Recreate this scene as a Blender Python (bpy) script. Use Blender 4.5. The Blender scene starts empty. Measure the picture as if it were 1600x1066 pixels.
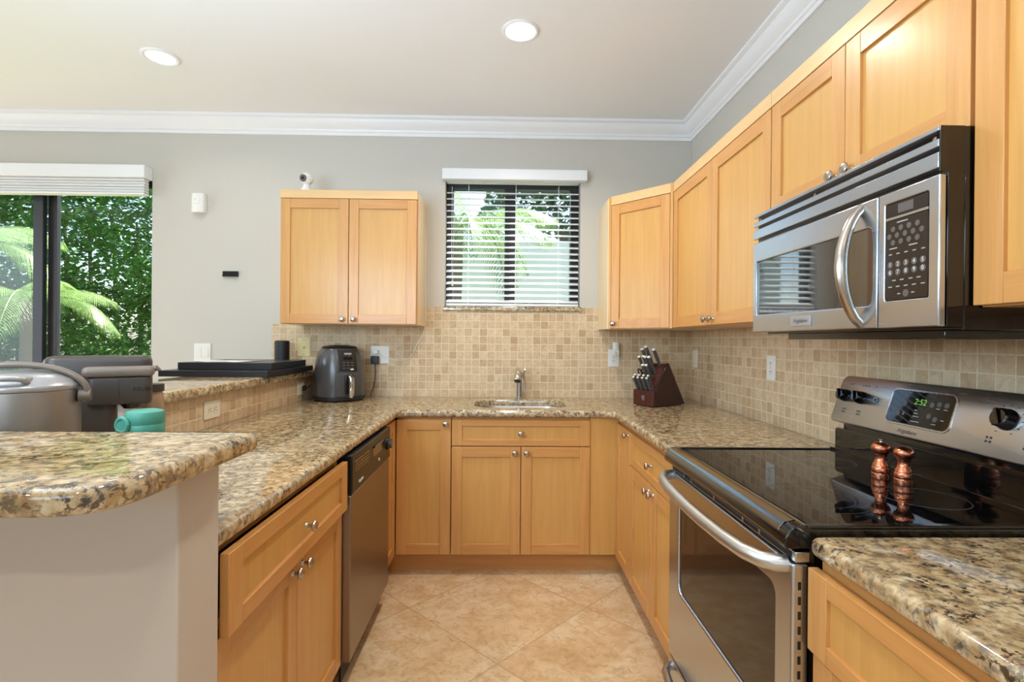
import bpy, bmesh, math, random
from math import sin, cos, pi, radians, floor
from mathutils import Vector, Matrix
random.seed(7)
SC = bpy.context.scene
COL = SC.collection

# ------------------------------------------------------------------ camera
F, H0, YAW, PITCH, ROLL = 796.08, 1.2986, .0185, -.0017, .0085
cd = bpy.data.cameras.new('camera')
cam = bpy.data.objects.new('camera', cd)
COL.objects.link(cam)
SC.camera = cam
cd.sensor_fit = 'HORIZONTAL'
cd.sensor_width = 36
cd.lens = F / 1600 * 36
cd.clip_start = .02
fw = Vector((sin(YAW) * cos(PITCH), cos(YAW) * cos(PITCH), sin(PITCH)))
ri = Vector((cos(YAW), -sin(YAW), 0))
up = ri.cross(fw)
r2 = cos(ROLL) * ri + sin(ROLL) * up
u2 = -sin(ROLL) * ri + cos(ROLL) * up
m = Matrix.Identity(4)
for i in range(3):
    m[i][0] = r2[i]; m[i][1] = u2[i]; m[i][2] = -fw[i]
m[2][3] = H0
cam.matrix_world = m

# ------------------------------------------------------------------ world, sun, daylight
vs = SC.view_settings
vs.view_transform = 'Standard'
vs.look = 'None'
vs.exposure = 0.18
vs.gamma = 1.0
vs.use_curve_mapping = False
W = bpy.data.worlds.new('sky')
SC.world = W
W.use_nodes = True
wn = W.node_tree
wn.nodes.clear()
wo = wn.nodes.new('ShaderNodeOutputWorld')
wb = wn.nodes.new('ShaderNodeBackground')
st = wn.nodes.new('ShaderNodeTexSky')
st.sky_type = 'NISHITA'
st.sun_disc = False
st.sun_elevation = radians(58)
st.sun_rotation = radians(40)
st.air_density = 1.0
st.dust_density = 1.5
wb.inputs[1].default_value = 0.42
wn.links.new(st.outputs[0], wb.inputs[0])
wn.links.new(wb.outputs[0], wo.inputs[0])

def sun(name, az, el, power, ang):
    d = bpy.data.lights.new(name, 'SUN')
    d.energy = power; d.angle = radians(ang); d.color = (1, .95, .86)
    o = bpy.data.objects.new(name, d); COL.objects.link(o)
    v = Vector((sin(az) * cos(el), cos(az) * cos(el), sin(el)))
    o.rotation_euler = v.to_track_quat('Z', 'Y').to_euler()
    o.location = (-3, 6, 8)
sun('sun', radians(35), radians(58), 18.0, .6)

def area(name, loc, look, sx, sy, power, color=(1, 1, 1)):
    d = bpy.data.lights.new(name, 'AREA')
    d.shape = 'RECTANGLE'; d.size = sx; d.size_y = sy; d.energy = power; d.color = color
    o = bpy.data.objects.new(name, d); COL.objects.link(o)
    o.location = loc
    o.rotation_euler = (Vector(loc) - Vector(look)).to_track_quat('Z', 'Y').to_euler()
# rear one is added fill at an unseen opening; left one is window daylight
area('rear_fill', (-1.6, -3.9, 1.45), (-1.6, -2.3, 3.5), 4.2, 2.3, 6, (.76, .89, 1))
area('daylight_left', (-5.35, 1.75, 1.4), (0, .6, 1.75), 1.8, 2.2, 52, (.74, .87, 1))
# added unseen up-facing light that brightens the ceiling
area('ceiling_fill', (-1.35, .30, 1.75), (-.80, .95, 2.765), 1.4, 1.2, 60, (.60, .80, 1))

# ------------------------------------------------------------------ node helpers
def s2l(c):
    return tuple((x / 12.92 if x <= .04045 else ((x + .055) / 1.055) ** 2.4) for x in c)
def rgb(r, g, b):
    return s2l((r / 255, g / 255, b / 255)) + (1,)

class N:
    def __init__(s, name):
        s.m = bpy.data.materials.new(name)
        s.m.use_nodes = True
        s.t = s.m.node_tree
        s.t.nodes.clear()
        s.out = s.new('ShaderNodeOutputMaterial')
        s.b = s.new('ShaderNodeBsdfPrincipled')
        s.link(s.b.outputs[0], s.out.inputs[0])
    def new(s, k, **kw):
        n = s.t.nodes.new(k)
        for a, v in kw.items(): setattr(n, a, v)
        return n
    def link(s, a, b): s.t.links.new(a, b)
    def set(s, **kw):
        mp = dict(color='Base Color', rough='Roughness', metal='Metallic', spec='Specular IOR Level', coat='Coat Weight', coat_rough='Coat Roughness', trans='Transmission Weight', ior='IOR', aniso='Anisotropic', alpha='Alpha')
        for k, v in kw.items():
            i = s.b.inputs[mp[k]]
            if hasattr(v, 'is_output'): s.link(v, i)
            else: i.default_value = v
        return s
    def coord(s, scale=(1, 1, 1), rnd=False, rot=(0, 0, 0), loc=(0, 0, 0)):
        tc = s.new('ShaderNodeTexCoord')
        mp = s.new('ShaderNodeMapping')
        mp.inputs['Scale'].default_value = scale
        mp.inputs['Rotation'].default_value = rot
        mp.inputs['Location'].default_value = loc
        v = tc.outputs['Object']
        if rnd:
            oi = s.new('ShaderNodeObjectInfo')
            vm = s.new('ShaderNodeVectorMath', operation='SCALE')
            s.link(oi.outputs['Random'], vm.inputs['Scale'])
            vm.inputs[0].default_value = (13, 17, 29)
            va = s.new('ShaderNodeVectorMath', operation='ADD')
            s.link(v, va.inputs[0]); s.link(vm.outputs[0], va.inputs[1])
            v = va.outputs[0]
        s.link(v, mp.inputs[0])
        return mp.outputs[0]
    def noise(s, vec, scale, detail=3, rough=.55, dist=0.0, out=0):
        n = s.new('ShaderNodeTexNoise')
        n.inputs['Scale'].default_value = scale
        n.inputs['Detail'].default_value = detail
        n.inputs['Roughness'].default_value = rough
        n.inputs['Distortion'].default_value = dist
        if vec is not None: s.link(vec, n.inputs['Vector'])
        return n.outputs[out]
    def ramp(s, fac, stops):
        r = s.new('ShaderNodeValToRGB')
        e = r.color_ramp.elements
        while len(e) < len(stops): e.new(.5)
        for el, (p, c) in zip(e, stops):
            el.position = p
            el.color = c if len(c) == 4 else tuple(c) + (1,)
        s.link(fac, r.inputs[0])
        return r.outputs[0]
    def mix(s, fac, a, b, mode='MIX'):
        n = s.new('ShaderNodeMix', data_type='RGBA', blend_type=mode)
        for i, v in ((0, fac), (6, a), (7, b)):
            if hasattr(v, 'is_output'): s.link(v, n.inputs[i])
            else: n.inputs[i].default_value = v
        return n.outputs[2]
    def math(s, op, a, b=None, c=None):
        n = s.new('ShaderNodeMath', operation=op)
        for i, v in enumerate((a, b, c)):
            if v is None: continue
            if hasattr(v, 'is_output'): s.link(v, n.inputs[i])
            else: n.inputs[i].default_value = v
        return n.outputs[0]
    def bump(s, h, strength=.2, dist=.002):
        n = s.new('ShaderNodeBump')
        n.inputs['Strength'].default_value = strength
        n.inputs['Distance'].default_value = dist
        s.link(h, n.inputs['Height'])
        s.link(n.outputs[0], s.b.inputs['Normal'])

MT = {}
def plain(name, col, rough=.5, **kw):
    n = N(name)
    v = n.coord()
    h = n.noise(v, 60, 2)
    c = n.mix(n.math('MULTIPLY', h, .12), col, tuple(x * .8 for x in col[:3]) + (1,))
    n.set(color=c, rough=rough, **kw)
    MT[name] = n.m
    return n

def wood(name, horiz, c0, c1, c2):
    n = N(name)
    v = n.coord((26, 26, 1.6) if not horiz else (1.6, 26, 26), rnd=True)
    a = n.noise(v, 1.3, 4, .6, .6)
    v2 = n.coord((160, 160, 5) if not horiz else (5, 160, 160), rnd=True)
    f = n.noise(v2, 1.5, 2)
    col = n.ramp(a, [(.25, c0), (.52, c1), (.78, c2)])
    col = n.mix(n.math('MULTIPLY', f, .22), col, tuple(x * .72 for x in c0[:3]) + (1,))
    v3 = n.coord((3, 3, 3), rnd=True)
    sp = n.ramp(n.noise(v3, 9, 3, .6), [(.70, (0, 0, 0)), (.79, (1, 1, 1))])
    col = n.mix(n.math('MULTIPLY', sp, .10), col, rgb(140, 90, 45))
    n.set(color=col, rough=.34, coat=.25, coat_rough=.2, spec=.4)
    n.bump(f, .03, .001)
    MT[name] = n.m
wood('maple_upright', False, rgb(200, 142, 79), rgb(211, 154, 89), rgb(219, 165, 101))
wood('maple_level', True, rgb(197, 137, 75), rgb(208, 149, 85), rgb(217, 161, 97))
wood('maple_panel', False, rgb(205, 152, 82), rgb(212, 160, 89), rgb(218, 168, 98))
wood('maple_lit', False, rgb(228, 198, 150), rgb(235, 207, 162), rgb(240, 214, 172))  # paler copy: window light on cabinet sides put into the wood colour
wood('maple_rail', True, rgb(224, 182, 124), rgb(230, 190, 134), rgb(236, 198, 144))
wood('walnut', False, rgb(62, 26, 18), rgb(82, 36, 25), rgb(98, 46, 32))
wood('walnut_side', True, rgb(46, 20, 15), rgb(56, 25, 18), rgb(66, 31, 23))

def granite():
    n = N('granite')
    v = n.coord()
    w = n.noise(v, 14, 2, .5, 0, 1)
    vm = n.new('ShaderNodeMix', data_type='VECTOR')
    vm.inputs[0].default_value = .018
    n.link(v, vm.inputs[4]); n.link(w, vm.inputs[5])
    v = vm.outputs[1]
    base = n.ramp(n.noise(v, 34, 4, .6), [(.30, rgb(134, 110, 80)), (.44, rgb(172, 146, 106)), (.58, rgb(204, 182, 144)), (.75, rgb(220, 206, 178))])
    gold = n.ramp(n.noise(v, 22, 5, .65), [(.53, (0, 0, 0)), (.66, (1, 1, 1))])
    c = n.mix(n.math('MULTIPLY', gold, .75), base, rgb(160, 116, 66))
    grey = n.ramp(n.noise(v, 55, 4, .6), [(.52, (0, 0, 0)), (.62, (1, 1, 1))])
    c = n.mix(n.math('MULTIPLY', grey, .8), c, rgb(112, 102, 92))
    dk = n.ramp(n.noise(v, 62, 5, .66, .4), [(.525, (0, 0, 0)), (.585, (1, 1, 1))])
    pat = n.ramp(n.noise(v, 11, 3, .6), [(.36, (.25, .25, .25)), (.58, (1, 1, 1))])
    c = n.mix(n.math('MULTIPLY', n.math('MULTIPLY', dk, pat), .93), c, rgb(44, 32, 26))
    rs = n.ramp(n.noise(v, 90, 3, .5), [(.66, (0, 0, 0)), (.72, (1, 1, 1))])
    c = n.mix(n.math('MULTIPLY', rs, .6), c, rgb(92, 44, 26))
    n.set(color=c, rough=.06, ior=2.0)
    MT['granite'] = n.m
granite()

def tile(name, ax, s=.0512, ou=0.0, oz=.914):
    n = N(name)
    v = n.coord()
    sp = n.new('ShaderNodeSeparateXYZ'); n.link(v, sp.inputs[0])
    u = n.math('DIVIDE', n.math('SUBTRACT', sp.outputs[ax], ou), s)
    z = n.math('DIVIDE', n.math('SUBTRACT', sp.outputs[2], oz), s)
    cell = n.new('ShaderNodeCombineXYZ')
    n.link(n.math('FLOOR', u), cell.inputs[0]); n.link(n.math('FLOOR', z), cell.inputs[1])
    wn_ = n.new('ShaderNodeTexWhiteNoise'); wn_.noise_dimensions = '3D'
    n.link(cell.outputs[0], wn_.inputs[0])
    rough_edge = n.math('MULTIPLY', n.math('SUBTRACT', n.noise(v, 90, 3), .5), .09)
    def edge(x):
        f = n.math('FRACT', x)
        return n.math('ADD', n.math('ABSOLUTE', n.math('SUBTRACT', f, .5)), rough_edge)
    e = n.math('MAXIMUM', edge(u), edge(z))
    g = n.ramp(e, [(.445, (0, 0, 0)), (.475, (1, 1, 1))])
    base = n.ramp(wn_.outputs[0], [(0, rgb(192, 164, 128)), (.2, rgb(207, 181, 146)), (.6, rgb(214, 190, 155)), (.93, rgb(221, 200, 167)), (1, rgb(190, 158, 122))])
    sv = n.new('ShaderNodeVectorMath', operation='ADD')
    n.link(v, sv.inputs[0]); n.link(wn_.outputs[1], sv.inputs[1])
    ve = n.noise(sv.outputs[0], 32, 5, .65, .8)
    base = n.mix(n.ramp(ve, [(.42, (0, 0, 0)), (.75, (.55, .55, .55))]), base, rgb(166, 128, 90))
    pit = n.ramp(n.noise(sv.outputs[0], 120, 3, .6), [(.66, (0, 0, 0)), (.72, (1, 1, 1))])
    base = n.mix(n.math('MULTIPLY', pit, .45), base, rgb(120, 90, 62))
    c = n.mix(g, base, rgb(226, 211, 182))
    n.set(color=c, rough=.55, spec=.3)
    h = n.math('SUBTRACT', n.math('SUBTRACT', 1, g), n.math('MULTIPLY', pit, .4))
    n.bump(h, .5, .002)
    MT[name] = n.m
tile('tile_back', 0)
tile('tile_side', 1)

def floor_mat():
    n = N('travertine_floor')
    v = n.coord()
    S = .608
    mp = n.new('ShaderNodeMapping')
    mp.vector_type = 'POINT'
    mp.inputs['Rotation'].default_value = (0, 0, radians(45))
    tr = n.new('ShaderNodeVectorMath', operation='SUBTRACT')
    n.link(v, tr.inputs[0]); tr.inputs[1].default_value = (-.01, 2.47, 0)
    n.link(tr.outputs[0], mp.inputs[0])
    sp = n.new('ShaderNodeSeparateXYZ'); n.link(mp.outputs[0], sp.inputs[0])
    u = n.math('ADD', n.math('DIVIDE', sp.outputs[0], S), .5)
    w = n.math('ADD', n.math('DIVIDE', sp.outputs[1], S), .5)
    cell = n.new('ShaderNodeCombineXYZ')
    n.link(n.math('FLOOR', u), cell.inputs[0]); n.link(n.math('FLOOR', w), cell.inputs[1])
    wn_ = n.new('ShaderNodeTexWhiteNoise'); n.link(cell.outputs[0], wn_.inputs[0])
    sv = n.new('ShaderNodeVectorMath', operation='ADD'); n.link(v, sv.inputs[0]); n.link(wn_.outputs[1], sv.inputs[1])
    a = n.noise(sv.outputs[0], 5, 6, .62, .8)
    b = n.noise(sv.outputs[0], 22, 5, .65, 1.2)
    col = n.ramp(a, [(.28, rgb(196, 160, 116)), (.48, rgb(217, 187, 146)), (.62, rgb(226, 203, 168)), (.8, rgb(232, 213, 182))])
    col = n.mix(n.ramp(b, [(.46, (0, 0, 0)), (.70, (.72, .72, .72))]), col, rgb(184, 142, 94))
    pit = n.ramp(n.noise(sv.outputs[0], 70, 4, .6), [(.67, (0, 0, 0)), (.72, (1, 1, 1))])
    big = n.ramp(n.noise(sv.outputs[0], 7, 2), [(.5, (0, 0, 0)), (.62, (1, 1, 1))])
    col = n.mix(n.math('MULTIPLY', n.math('MULTIPLY', pit, big), .6), col, rgb(150, 104, 62))
    tone = n.math('MULTIPLY', n.math('SUBTRACT', wn_.outputs[0], .2), .18)
    col = n.mix(tone, col, rgb(182, 150, 112))
    def edge(x): return n.math('ABSOLUTE', n.math('SUBTRACT', n.math('FRACT', x), .5))
    e = n.math('MAXIMUM', edge(u), edge(w))
    g = n.ramp(e, [(.4955, (0, 0, 0)), (.4975, (1, 1, 1))])
    col = n.mix(n.math('MULTIPLY', g, .85), col, rgb(164, 130, 92))
    n.set(color=col, rough=n.math('ADD', n.math('MULTIPLY', b, .25), .22), spec=.4)
    MT['travertine_floor'] = n.m
floor_mat()

def steel(name, col, r0, r1, horiz=True, metal=1.0):
    n = N(name)
    v = n.coord((2, 2, 260) if horiz else (260, 260, 2))
    h = n.noise(v, 2.0, 3)
    n.set(color=col, metal=metal, rough=n.math('ADD', n.math('MULTIPLY', h, r1 - r0), r0), aniso=.4)
    MT[name] = n.m
steel('steel', rgb(196, 201, 210), .19, .31)
steel('handle_metal', rgb(208, 206, 202), .34, .44, False)
steel('steel_dark', rgb(156, 144, 132), .26, .4)
steel('steel_satin', rgb(190, 188, 186), .2, .32, False)
steel('nickel', rgb(186, 176, 164), .2, .3)
steel('chrome', rgb(214, 212, 210), .06, .1)
steel('cap_metal', rgb(240, 238, 232), .35, .45, True, .25)
steel('reflection_metal', rgb(128, 132, 134), .14, .2)  # grey metal standing in for window reflection on the black cooktop lip
steel('copper', rgb(204, 128, 96), .2, .32)
plain('wall_paint', rgb(202, 197, 187), .6)
plain('wall_white', rgb(206, 196, 186), .6)
plain('ceiling_paint', rgb(240, 240, 239), .7)
plain('trim_paint', rgb(240, 240, 240), .4)
plain('white_plastic', rgb(236, 234, 228), .35)
plain('ivory_plastic', rgb(222, 205, 150), .35)
plain('cream_plastic', rgb(232, 224, 204), .35)
plain('blind_white', rgb(236, 238, 240), .4)
plain('shade_fabric', rgb(222, 222, 220), .8)
plain('black_plastic', rgb(22, 21, 21), .32)
plain('black_matte', rgb(20, 20, 21), .55)
plain('black_enamel', rgb(10, 10, 11), .1, coat=.5, coat_rough=.05)
plain('black_glass', rgb(8, 8, 9), .03, spec=.6)
plain('oven_glass', rgb(40, 31, 24), .06, spec=.55)
plain('micro_glass', rgb(30, 34, 38), .03, ior=2.5)
plain('keypad', rgb(38, 31, 28), .25)
plain('key_grey', rgb(92, 86, 82), .4)
plain('print_grey', rgb(168, 164, 158), .5)
plain('print_dark', rgb(60, 58, 58), .5)
plain('print_white', rgb(232, 232, 228), .5)
plain('bronze_frame', rgb(40, 37, 40), .4)
plain('charcoal', rgb(70, 69, 69), .28, coat=.3, coat_rough=.2)
plain('dark_brown', rgb(62, 56, 51), .38)
plain('taupe', rgb(118, 106, 96), .3)
plain('teal', rgb(72, 150, 132), .4)
plain('pale_pink', rgb(206, 190, 180), .3)
plain('silver_paint', rgb(178, 178, 180), .28, metal=.6)
plain('pot_steel', rgb(140, 136, 132), .38, metal=.9)
plain('ebony', rgb(24, 23, 27), .3)
plain('paper', rgb(236, 234, 230), .7)
plain('stucco', rgb(236, 232, 225), .85)
plain('fence_wood', rgb(168, 142, 124), .8)
plain('grass', rgb(96, 120, 62), .9)
plain('bark', rgb(104, 92, 80), .9)
plain('handle_dark', rgb(74, 70, 68), .38)
plain('ring_grey', rgb(66, 66, 68), .3)
plain('jar_fill', rgb(158, 128, 100), .4, coat=.6, coat_rough=.05)
plain('lens', rgb(40, 38, 52), .1)

def emit(name, col, s):
    n = N(name)
    v = n.coord(); n.noise(v, 5)
    n.set(color=(0, 0, 0, 1))
    n.b.inputs['Emission Color'].default_value = col
    n.b.inputs['Emission Strength'].default_value = s
    MT[name] = n.m
emit('lamp_glow', (1, .97, .92, 1), 7.0)
emit('lamp_dim', (1, .95, .87, 1), 1.0)
emit('clock_green', (.35, .8, .12, 1), .55)

def glass(name, tint=(1, 1, 1, 1)):
    n = N(name)
    n.t.nodes.remove(n.b)
    t = n.new('ShaderNodeBsdfTransparent'); t.inputs[0].default_value = tint
    g = n.new('ShaderNodeBsdfGlossy'); g.inputs['Roughness'].default_value = .01
    f = n.new('ShaderNodeFresnel'); f.inputs[0].default_value = 1.45
    mx = n.new('ShaderNodeMixShader')
    ge = n.new('ShaderNodeNewGeometry')
    n.link(n.math('MULTIPLY', f.outputs[0], n.math('SUBTRACT', 1.0, ge.outputs['Backfacing'])), mx.inputs[0]); n.link(t.outputs[0], mx.inputs[1]); n.link(g.outputs[0], mx.inputs[2])
    n.link(mx.outputs[0], n.out.inputs[0])
    MT[name] = n.m
glass('glass', (.93, .96, .95, 1))

def leaf(name, a, b, c, tr=.35):
    n = N(name)
    v = n.coord()
    r = n.noise(v, 2.2, 3, .6)
    r2 = n.noise(v, 37, 1, .6)
    col = n.ramp(n.math('ADD', n.math('MULTIPLY', r, .5), n.math('MULTIPLY', r2, .5)), [(.3, a), (.5, b), (.68, c)])
    n.set(color=col, rough=.35)
    tl = n.new('ShaderNodeBsdfTranslucent'); n.link(col, tl.inputs[0])
    mx = n.new('ShaderNodeMixShader'); mx.inputs[0].default_value = tr
    n.link(n.b.outputs[0], mx.inputs[1]); n.link(tl.outputs[0], mx.inputs[2]); n.link(mx.outputs[0], n.out.inputs[0])
    MT[name] = n.m
leaf('leaf_green', rgb(60, 104, 46), rgb(106, 158, 72), rgb(178, 210, 124), .5)
leaf('leaf_tree', rgb(52, 84, 62), rgb(84, 116, 88), rgb(120, 150, 112))
leaf('leaf_palm', rgb(88, 118, 64), rgb(126, 154, 90), rgb(170, 190, 132), .4)

# ------------------------------------------------------------------ mesh helpers
class M:
    def __init__(s): s.v = []; s.f = []; s.mi = []
    def add(s, vs_, fs, mi=0):
        o = len(s.v)
        s.v += [tuple(p) for p in vs_]
        for f in fs:
            s.f.append(tuple(i + o for i in f)); s.mi.append(mi)
        return s
    def box(s, x0, x1, y0, y1, z0, z1, mi=0):
        if x0 > x1: x0, x1 = x1, x0
        if y0 > y1: y0, y1 = y1, y0
        if z0 > z1: z0, z1 = z1, z0
        vs_ = [(x0, y0, z0), (x1, y0, z0), (x1, y1, z0), (x0, y1, z0), (x0, y0, z1), (x1, y0, z1), (x1, y1, z1), (x0, y1, z1)]
        return s.add(vs_, [(0, 3, 2, 1), (4, 5, 6, 7), (0, 1, 5, 4), (1, 2, 6, 5), (2, 3, 7, 6), (3, 0, 4, 7)], mi)
    def loops(s, L, cap0=True, cap1=True, mi=0, closed=True):
        o = len(s.v); n = len(L[0])
        for lp in L: s.v += [tuple(p) for p in lp]
        for k in range(len(L) - 1):
            for i in range(n if closed else n - 1):
                j = (i + 1) % n
                s.f.append((o + k * n + i, o + k * n + j, o + (k + 1) * n + j, o + (k + 1) * n + i)); s.mi.append(mi)
        if cap0: s.f.append(tuple(o + i for i in reversed(range(n)))); s.mi.append(mi)
        if cap1: s.f.append(tuple(o + (len(L) - 1) * n + i for i in range(n))); s.mi.append(mi)
        return s
    def tube(s, pts, r, seg=10, mi=0, flat=None):
        pts = [Vector(p) for p in pts]
        rr = r if isinstance(r, (list, tuple)) else [r] * len(pts)
        L = []; ref = None
        for i, p in enumerate(pts):
            t = (pts[min(i + 1, len(pts) - 1)] - pts[max(i - 1, 0)]).normalized()
            if ref is None:
                ref = Vector((0, 0, 1)) if abs(t.z) < .9 else Vector((1, 0, 0))
            a = (ref - t * ref.dot(t)).normalized(); b = t.cross(a); ref = a
            fx, fy = flat or (1, 1)
            L.append([p + rr[i] * (fx * cos(2 * pi * k / seg) * a + fy * sin(2 * pi * k / seg) * b) for k in range(seg)])
        return s.loops(L, mi=mi)
    def lathe(s, prof, c=(0, 0, 0), seg=24, axis='z', mi=0, sx=1, sy=1):
        L = []
        for r, h in prof:
            lp = []
            for k in range(seg):
                a = 2 * pi * k / seg
                x, y = max(r, 1e-4) * cos(a) * sx, max(r, 1e-4) * sin(a) * sy
                if axis == 'z': p = (x, y, h)
                elif axis == 'y': p = (x, -h, y)      # towards -y
                else: p = (h, x, y)
                lp.append((p[0] + c[0], p[1] + c[1], p[2] + c[2]))
            L.append(lp)
        return s.loops(L, mi=mi)
    def prism(s, poly, axis, a, b, mi=0):
        def P(u, v, w):
            return {'x': (w, u, v), 'y': (u, w, v), 'z': (u, v, w)}[axis]
        return s.loops([[P(u, v, a) for u, v in poly], [P(u, v, b) for u, v in poly]], mi=mi)
    def xf(s, mat):
        s.v = [tuple(mat @ Vector(p)) for p in s.v]
        return s
    def build(s, name, mats, parent=None, bevel=0, seg=2, sharp=35):
        me = bpy.data.meshes.new(name)
        me.from_pydata(s.v, [], s.f)
        if isinstance(mats, str): mats = [mats]
        for x in mats: me.materials.append(MT[x])
        me.polygons.foreach_set('material_index', s.mi)
        bm = bmesh.new(); bm.from_mesh(me)
        bmesh.ops.recalc_face_normals(bm, faces=bm.faces)
        bm.to_mesh(me); bm.free()
        me.polygons.foreach_set('use_smooth', [True] * len(me.polygons))
        me.set_sharp_from_angle(angle=radians(sharp))
        me.update()
        o = bpy.data.objects.new(name, me)
        COL.objects.link(o)
        if parent is not None: o.parent = parent
        if bevel:
            b = o.modifiers.new('bevel', 'BEVEL')
            b.width = bevel; b.segments = seg; b.limit_method = 'ANGLE'; b.angle_limit = radians(40)
        return o

def tag(o, label, cat, group=None):
    o['label'] = label; o['category'] = cat
    if group: o['group'] = group
    return o
def thing(name, label, cat, loc=(0, 0, 0), rz=0, group=None):
    o = bpy.data.objects.new(name, None)
    o.empty_display_size = .05
    COL.objects.link(o)
    o.location = loc; o.rotation_euler = (0, 0, rz)
    return tag(o, label, cat, group)
def struct(o):
    o['kind'] = 'structure'
    return o
def copy_tree(o, parent=None):
    c = o.copy()
    COL.objects.link(c)
    if parent is not None: c.parent = parent
    for ch in list(o.children): copy_tree(ch, c)
    return c

def rrect(x0, x1, y0, y1, r, n=5):
    if not isinstance(r, (list, tuple)): r = [r] * 4
    P = []
    for (cx, cy, a0, q) in ((x0 + r[0], y0 + r[0], pi, r[0]), (x1 - r[1], y0 + r[1], 1.5 * pi, r[1]), (x1 - r[2], y1 - r[2], 0, r[2]), (x0 + r[3], y1 - r[3], .5 * pi, r[3])):
        if q < 1e-5: P.append((cx, cy)); continue
        for k in range(n + 1):
            a = a0 + .5 * pi * k / n
            P.append((cx + q * cos(a), cy + q * sin(a)))
    return P
def fillet(poly, radii, n=6):
    out = []
    N_ = len(poly)
    for i, p in enumerate(poly):
        r = radii.get(i, 0)
        if not r: out.append(p); continue
        p = Vector(p); a = (Vector(poly[i - 1]) - p).normalized(); b = (Vector(poly[(i + 1) % N_]) - p).normalized()
        s_, e = p + a * r, p + b * r
        for k in range(n + 1):
            t = k / n
            out.append(tuple((1 - t) ** 2 * s_ + 2 * t * (1 - t) * p + t * t * e))
    return out
def offset(poly, d, wf=None):
    """inset a CCW polygon; wf(midpoint) gives each edge's share of the inset"""
    n = len(poly); P = [Vector(p) for p in poly]; out = []
    E = []
    for i in range(n):
        a, b = P[i], P[(i + 1) % n]
        t = (b - a).normalized(); nn = Vector((-t.y, t.x))
        w = 1 if wf is None else wf((a + b) / 2)
        E.append((a + nn * d * w, t))
    for i in range(n):
        (a, t), (b, u) = E[i - 1], E[i]
        cr = t.x * u.y - t.y * u.x
        if abs(cr) < 1e-4: out.append(tuple(b)); continue
        k = ((b.x - a.x) * u.y - (b.y - a.y) * u.x) / cr
        out.append(tuple(a + t * k))
    return out
def slab(outline, z0, z1, r, wf=None, hole=None, rh=.006):
    """stone slab with rounded edges (r) and an optional hole"""
    mm = M()
    prof = []
    K = 5
    for k in range(K + 1):
        a = .5 * pi * k / K
        prof.append((r * (1 - sin(a)), z0 + r * (1 - cos(a))))
    for k in range(K + 1):
        a = .5 * pi * k / K
        prof.append((r * (1 - cos(a)), z1 - r * (1 - sin(a))))
    L = [[(x, y, z) for x, y in offset(outline, d, wf)] for d, z in prof]
    mm.loops(L, cap0=(hole is None), cap1=(hole is None))
    if hole is not None:
        hp = [(0, z0), (0, z1 - rh)] + [(rh * (1 - cos(.5 * pi * k / 3)), z1 - rh * (1 - sin(.5 * pi * k / 3))) for k in range(1, 4)]
        HL = []
        for d, z in hp: HL.append([(x, y, z) for x, y in offset(hole, -d)])
        mm.loops(HL, cap0=False, cap1=False)
        for zz, lp, hl in ((z1, L[-1], HL[-1]), (z0, L[0], HL[0])):
            bm = bmesh.new()
            for loop in (lp, hl):
                vv = [bm.verts.new(p) for p in loop]
                for i in range(len(vv)): bm.edges.new((vv[i], vv[(i + 1) % len(vv)]))
            bmesh.ops.triangle_fill(bm, use_beauty=True, use_dissolve=False, edges=bm.edges)
            bm.verts.index_update()
            mm.add([v.co[:] for v in bm.verts], [[v.index for v in f.verts] for f in bm.faces])
            bm.free()
    return mm
def weld(o, d=1e-5):
    bm = bmesh.new(); bm.from_mesh(o.data)
    bmesh.ops.remove_doubles(bm, verts=bm.verts, dist=d)
    bmesh.ops.recalc_face_normals(bm, faces=bm.faces)
    bm.to_mesh(o.data); bm.free()
    o.data.set_sharp_from_angle(angle=radians(35))
    return o
def plate(outline, hole, y0, y1):
    """upright plate in the x-z plane with a hole, front at y0"""
    mm = M()
    for y in (y0, y1):
        bm = bmesh.new()
        for loop in (outline, hole):
            vv = [bm.verts.new((p[0], y, p[1])) for p in loop]
            for i in range(len(vv)): bm.edges.new((vv[i], vv[(i + 1) % len(vv)]))
        bmesh.ops.triangle_fill(bm, use_beauty=True, use_dissolve=False, edges=bm.edges)
        bm.verts.index_update()
        mm.add([v.co[:] for v in bm.verts], [[v.index for v in f.verts] for f in bm.faces])
        bm.free()
    for lp in (outline, hole):
        mm.loops([[(x, y0, z) for x, z in lp], [(x, y1, z) for x, z in lp]], False, False)
    return mm
def text(name, body, size, mat, parent, mtx, shear=0, ext=.0004, sx=1.0, align='CENTER', bend=None):
    cu = bpy.data.curves.new(name, 'FONT')
    cu.body = body; cu.size = size; cu.shear = shear; cu.extrude = ext
    cu.align_x = align; cu.align_y = 'CENTER'; cu.resolution_u = 3
    o = bpy.data.objects.new(name, cu)
    COL.objects.link(o)
    bpy.context.view_layer.update()
    me = bpy.data.meshes.new_from_object(o.evaluated_get(bpy.context.evaluated_depsgraph_get()))
    bpy.data.objects.remove(o); bpy.data.curves.remove(cu)
    for v in me.vertices:
        v.co.x *= sx
        v.co = (bend(v.co) if bend else mtx @ v.co)
    me.name = name
    me.materials.clear(); me.materials.append(MT[mat])
    q = bpy.data.objects.new(name, me)
    COL.objects.link(q)
    if parent is not None: q.parent = parent
    return q
FRONT = Matrix.Rotation(pi / 2, 4, 'X')            # text lying in x-y stands up facing -y
def at(x, y, z): return Matrix.Translation((x, y, z)) @ FRONT

# ------------------------------------------------------------------ room shell
D, XR, CEIL = 3.434, 1.2715, 2.765
XL, YB = -5.3, -3.85
SX0, SX1, SZ1 = -4.55, -2.337, 2.395           # sliding door opening
WX0, WX1, WZ0, WZ1 = -.393, .519, 1.525, 2.372    # kitchen window opening

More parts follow.
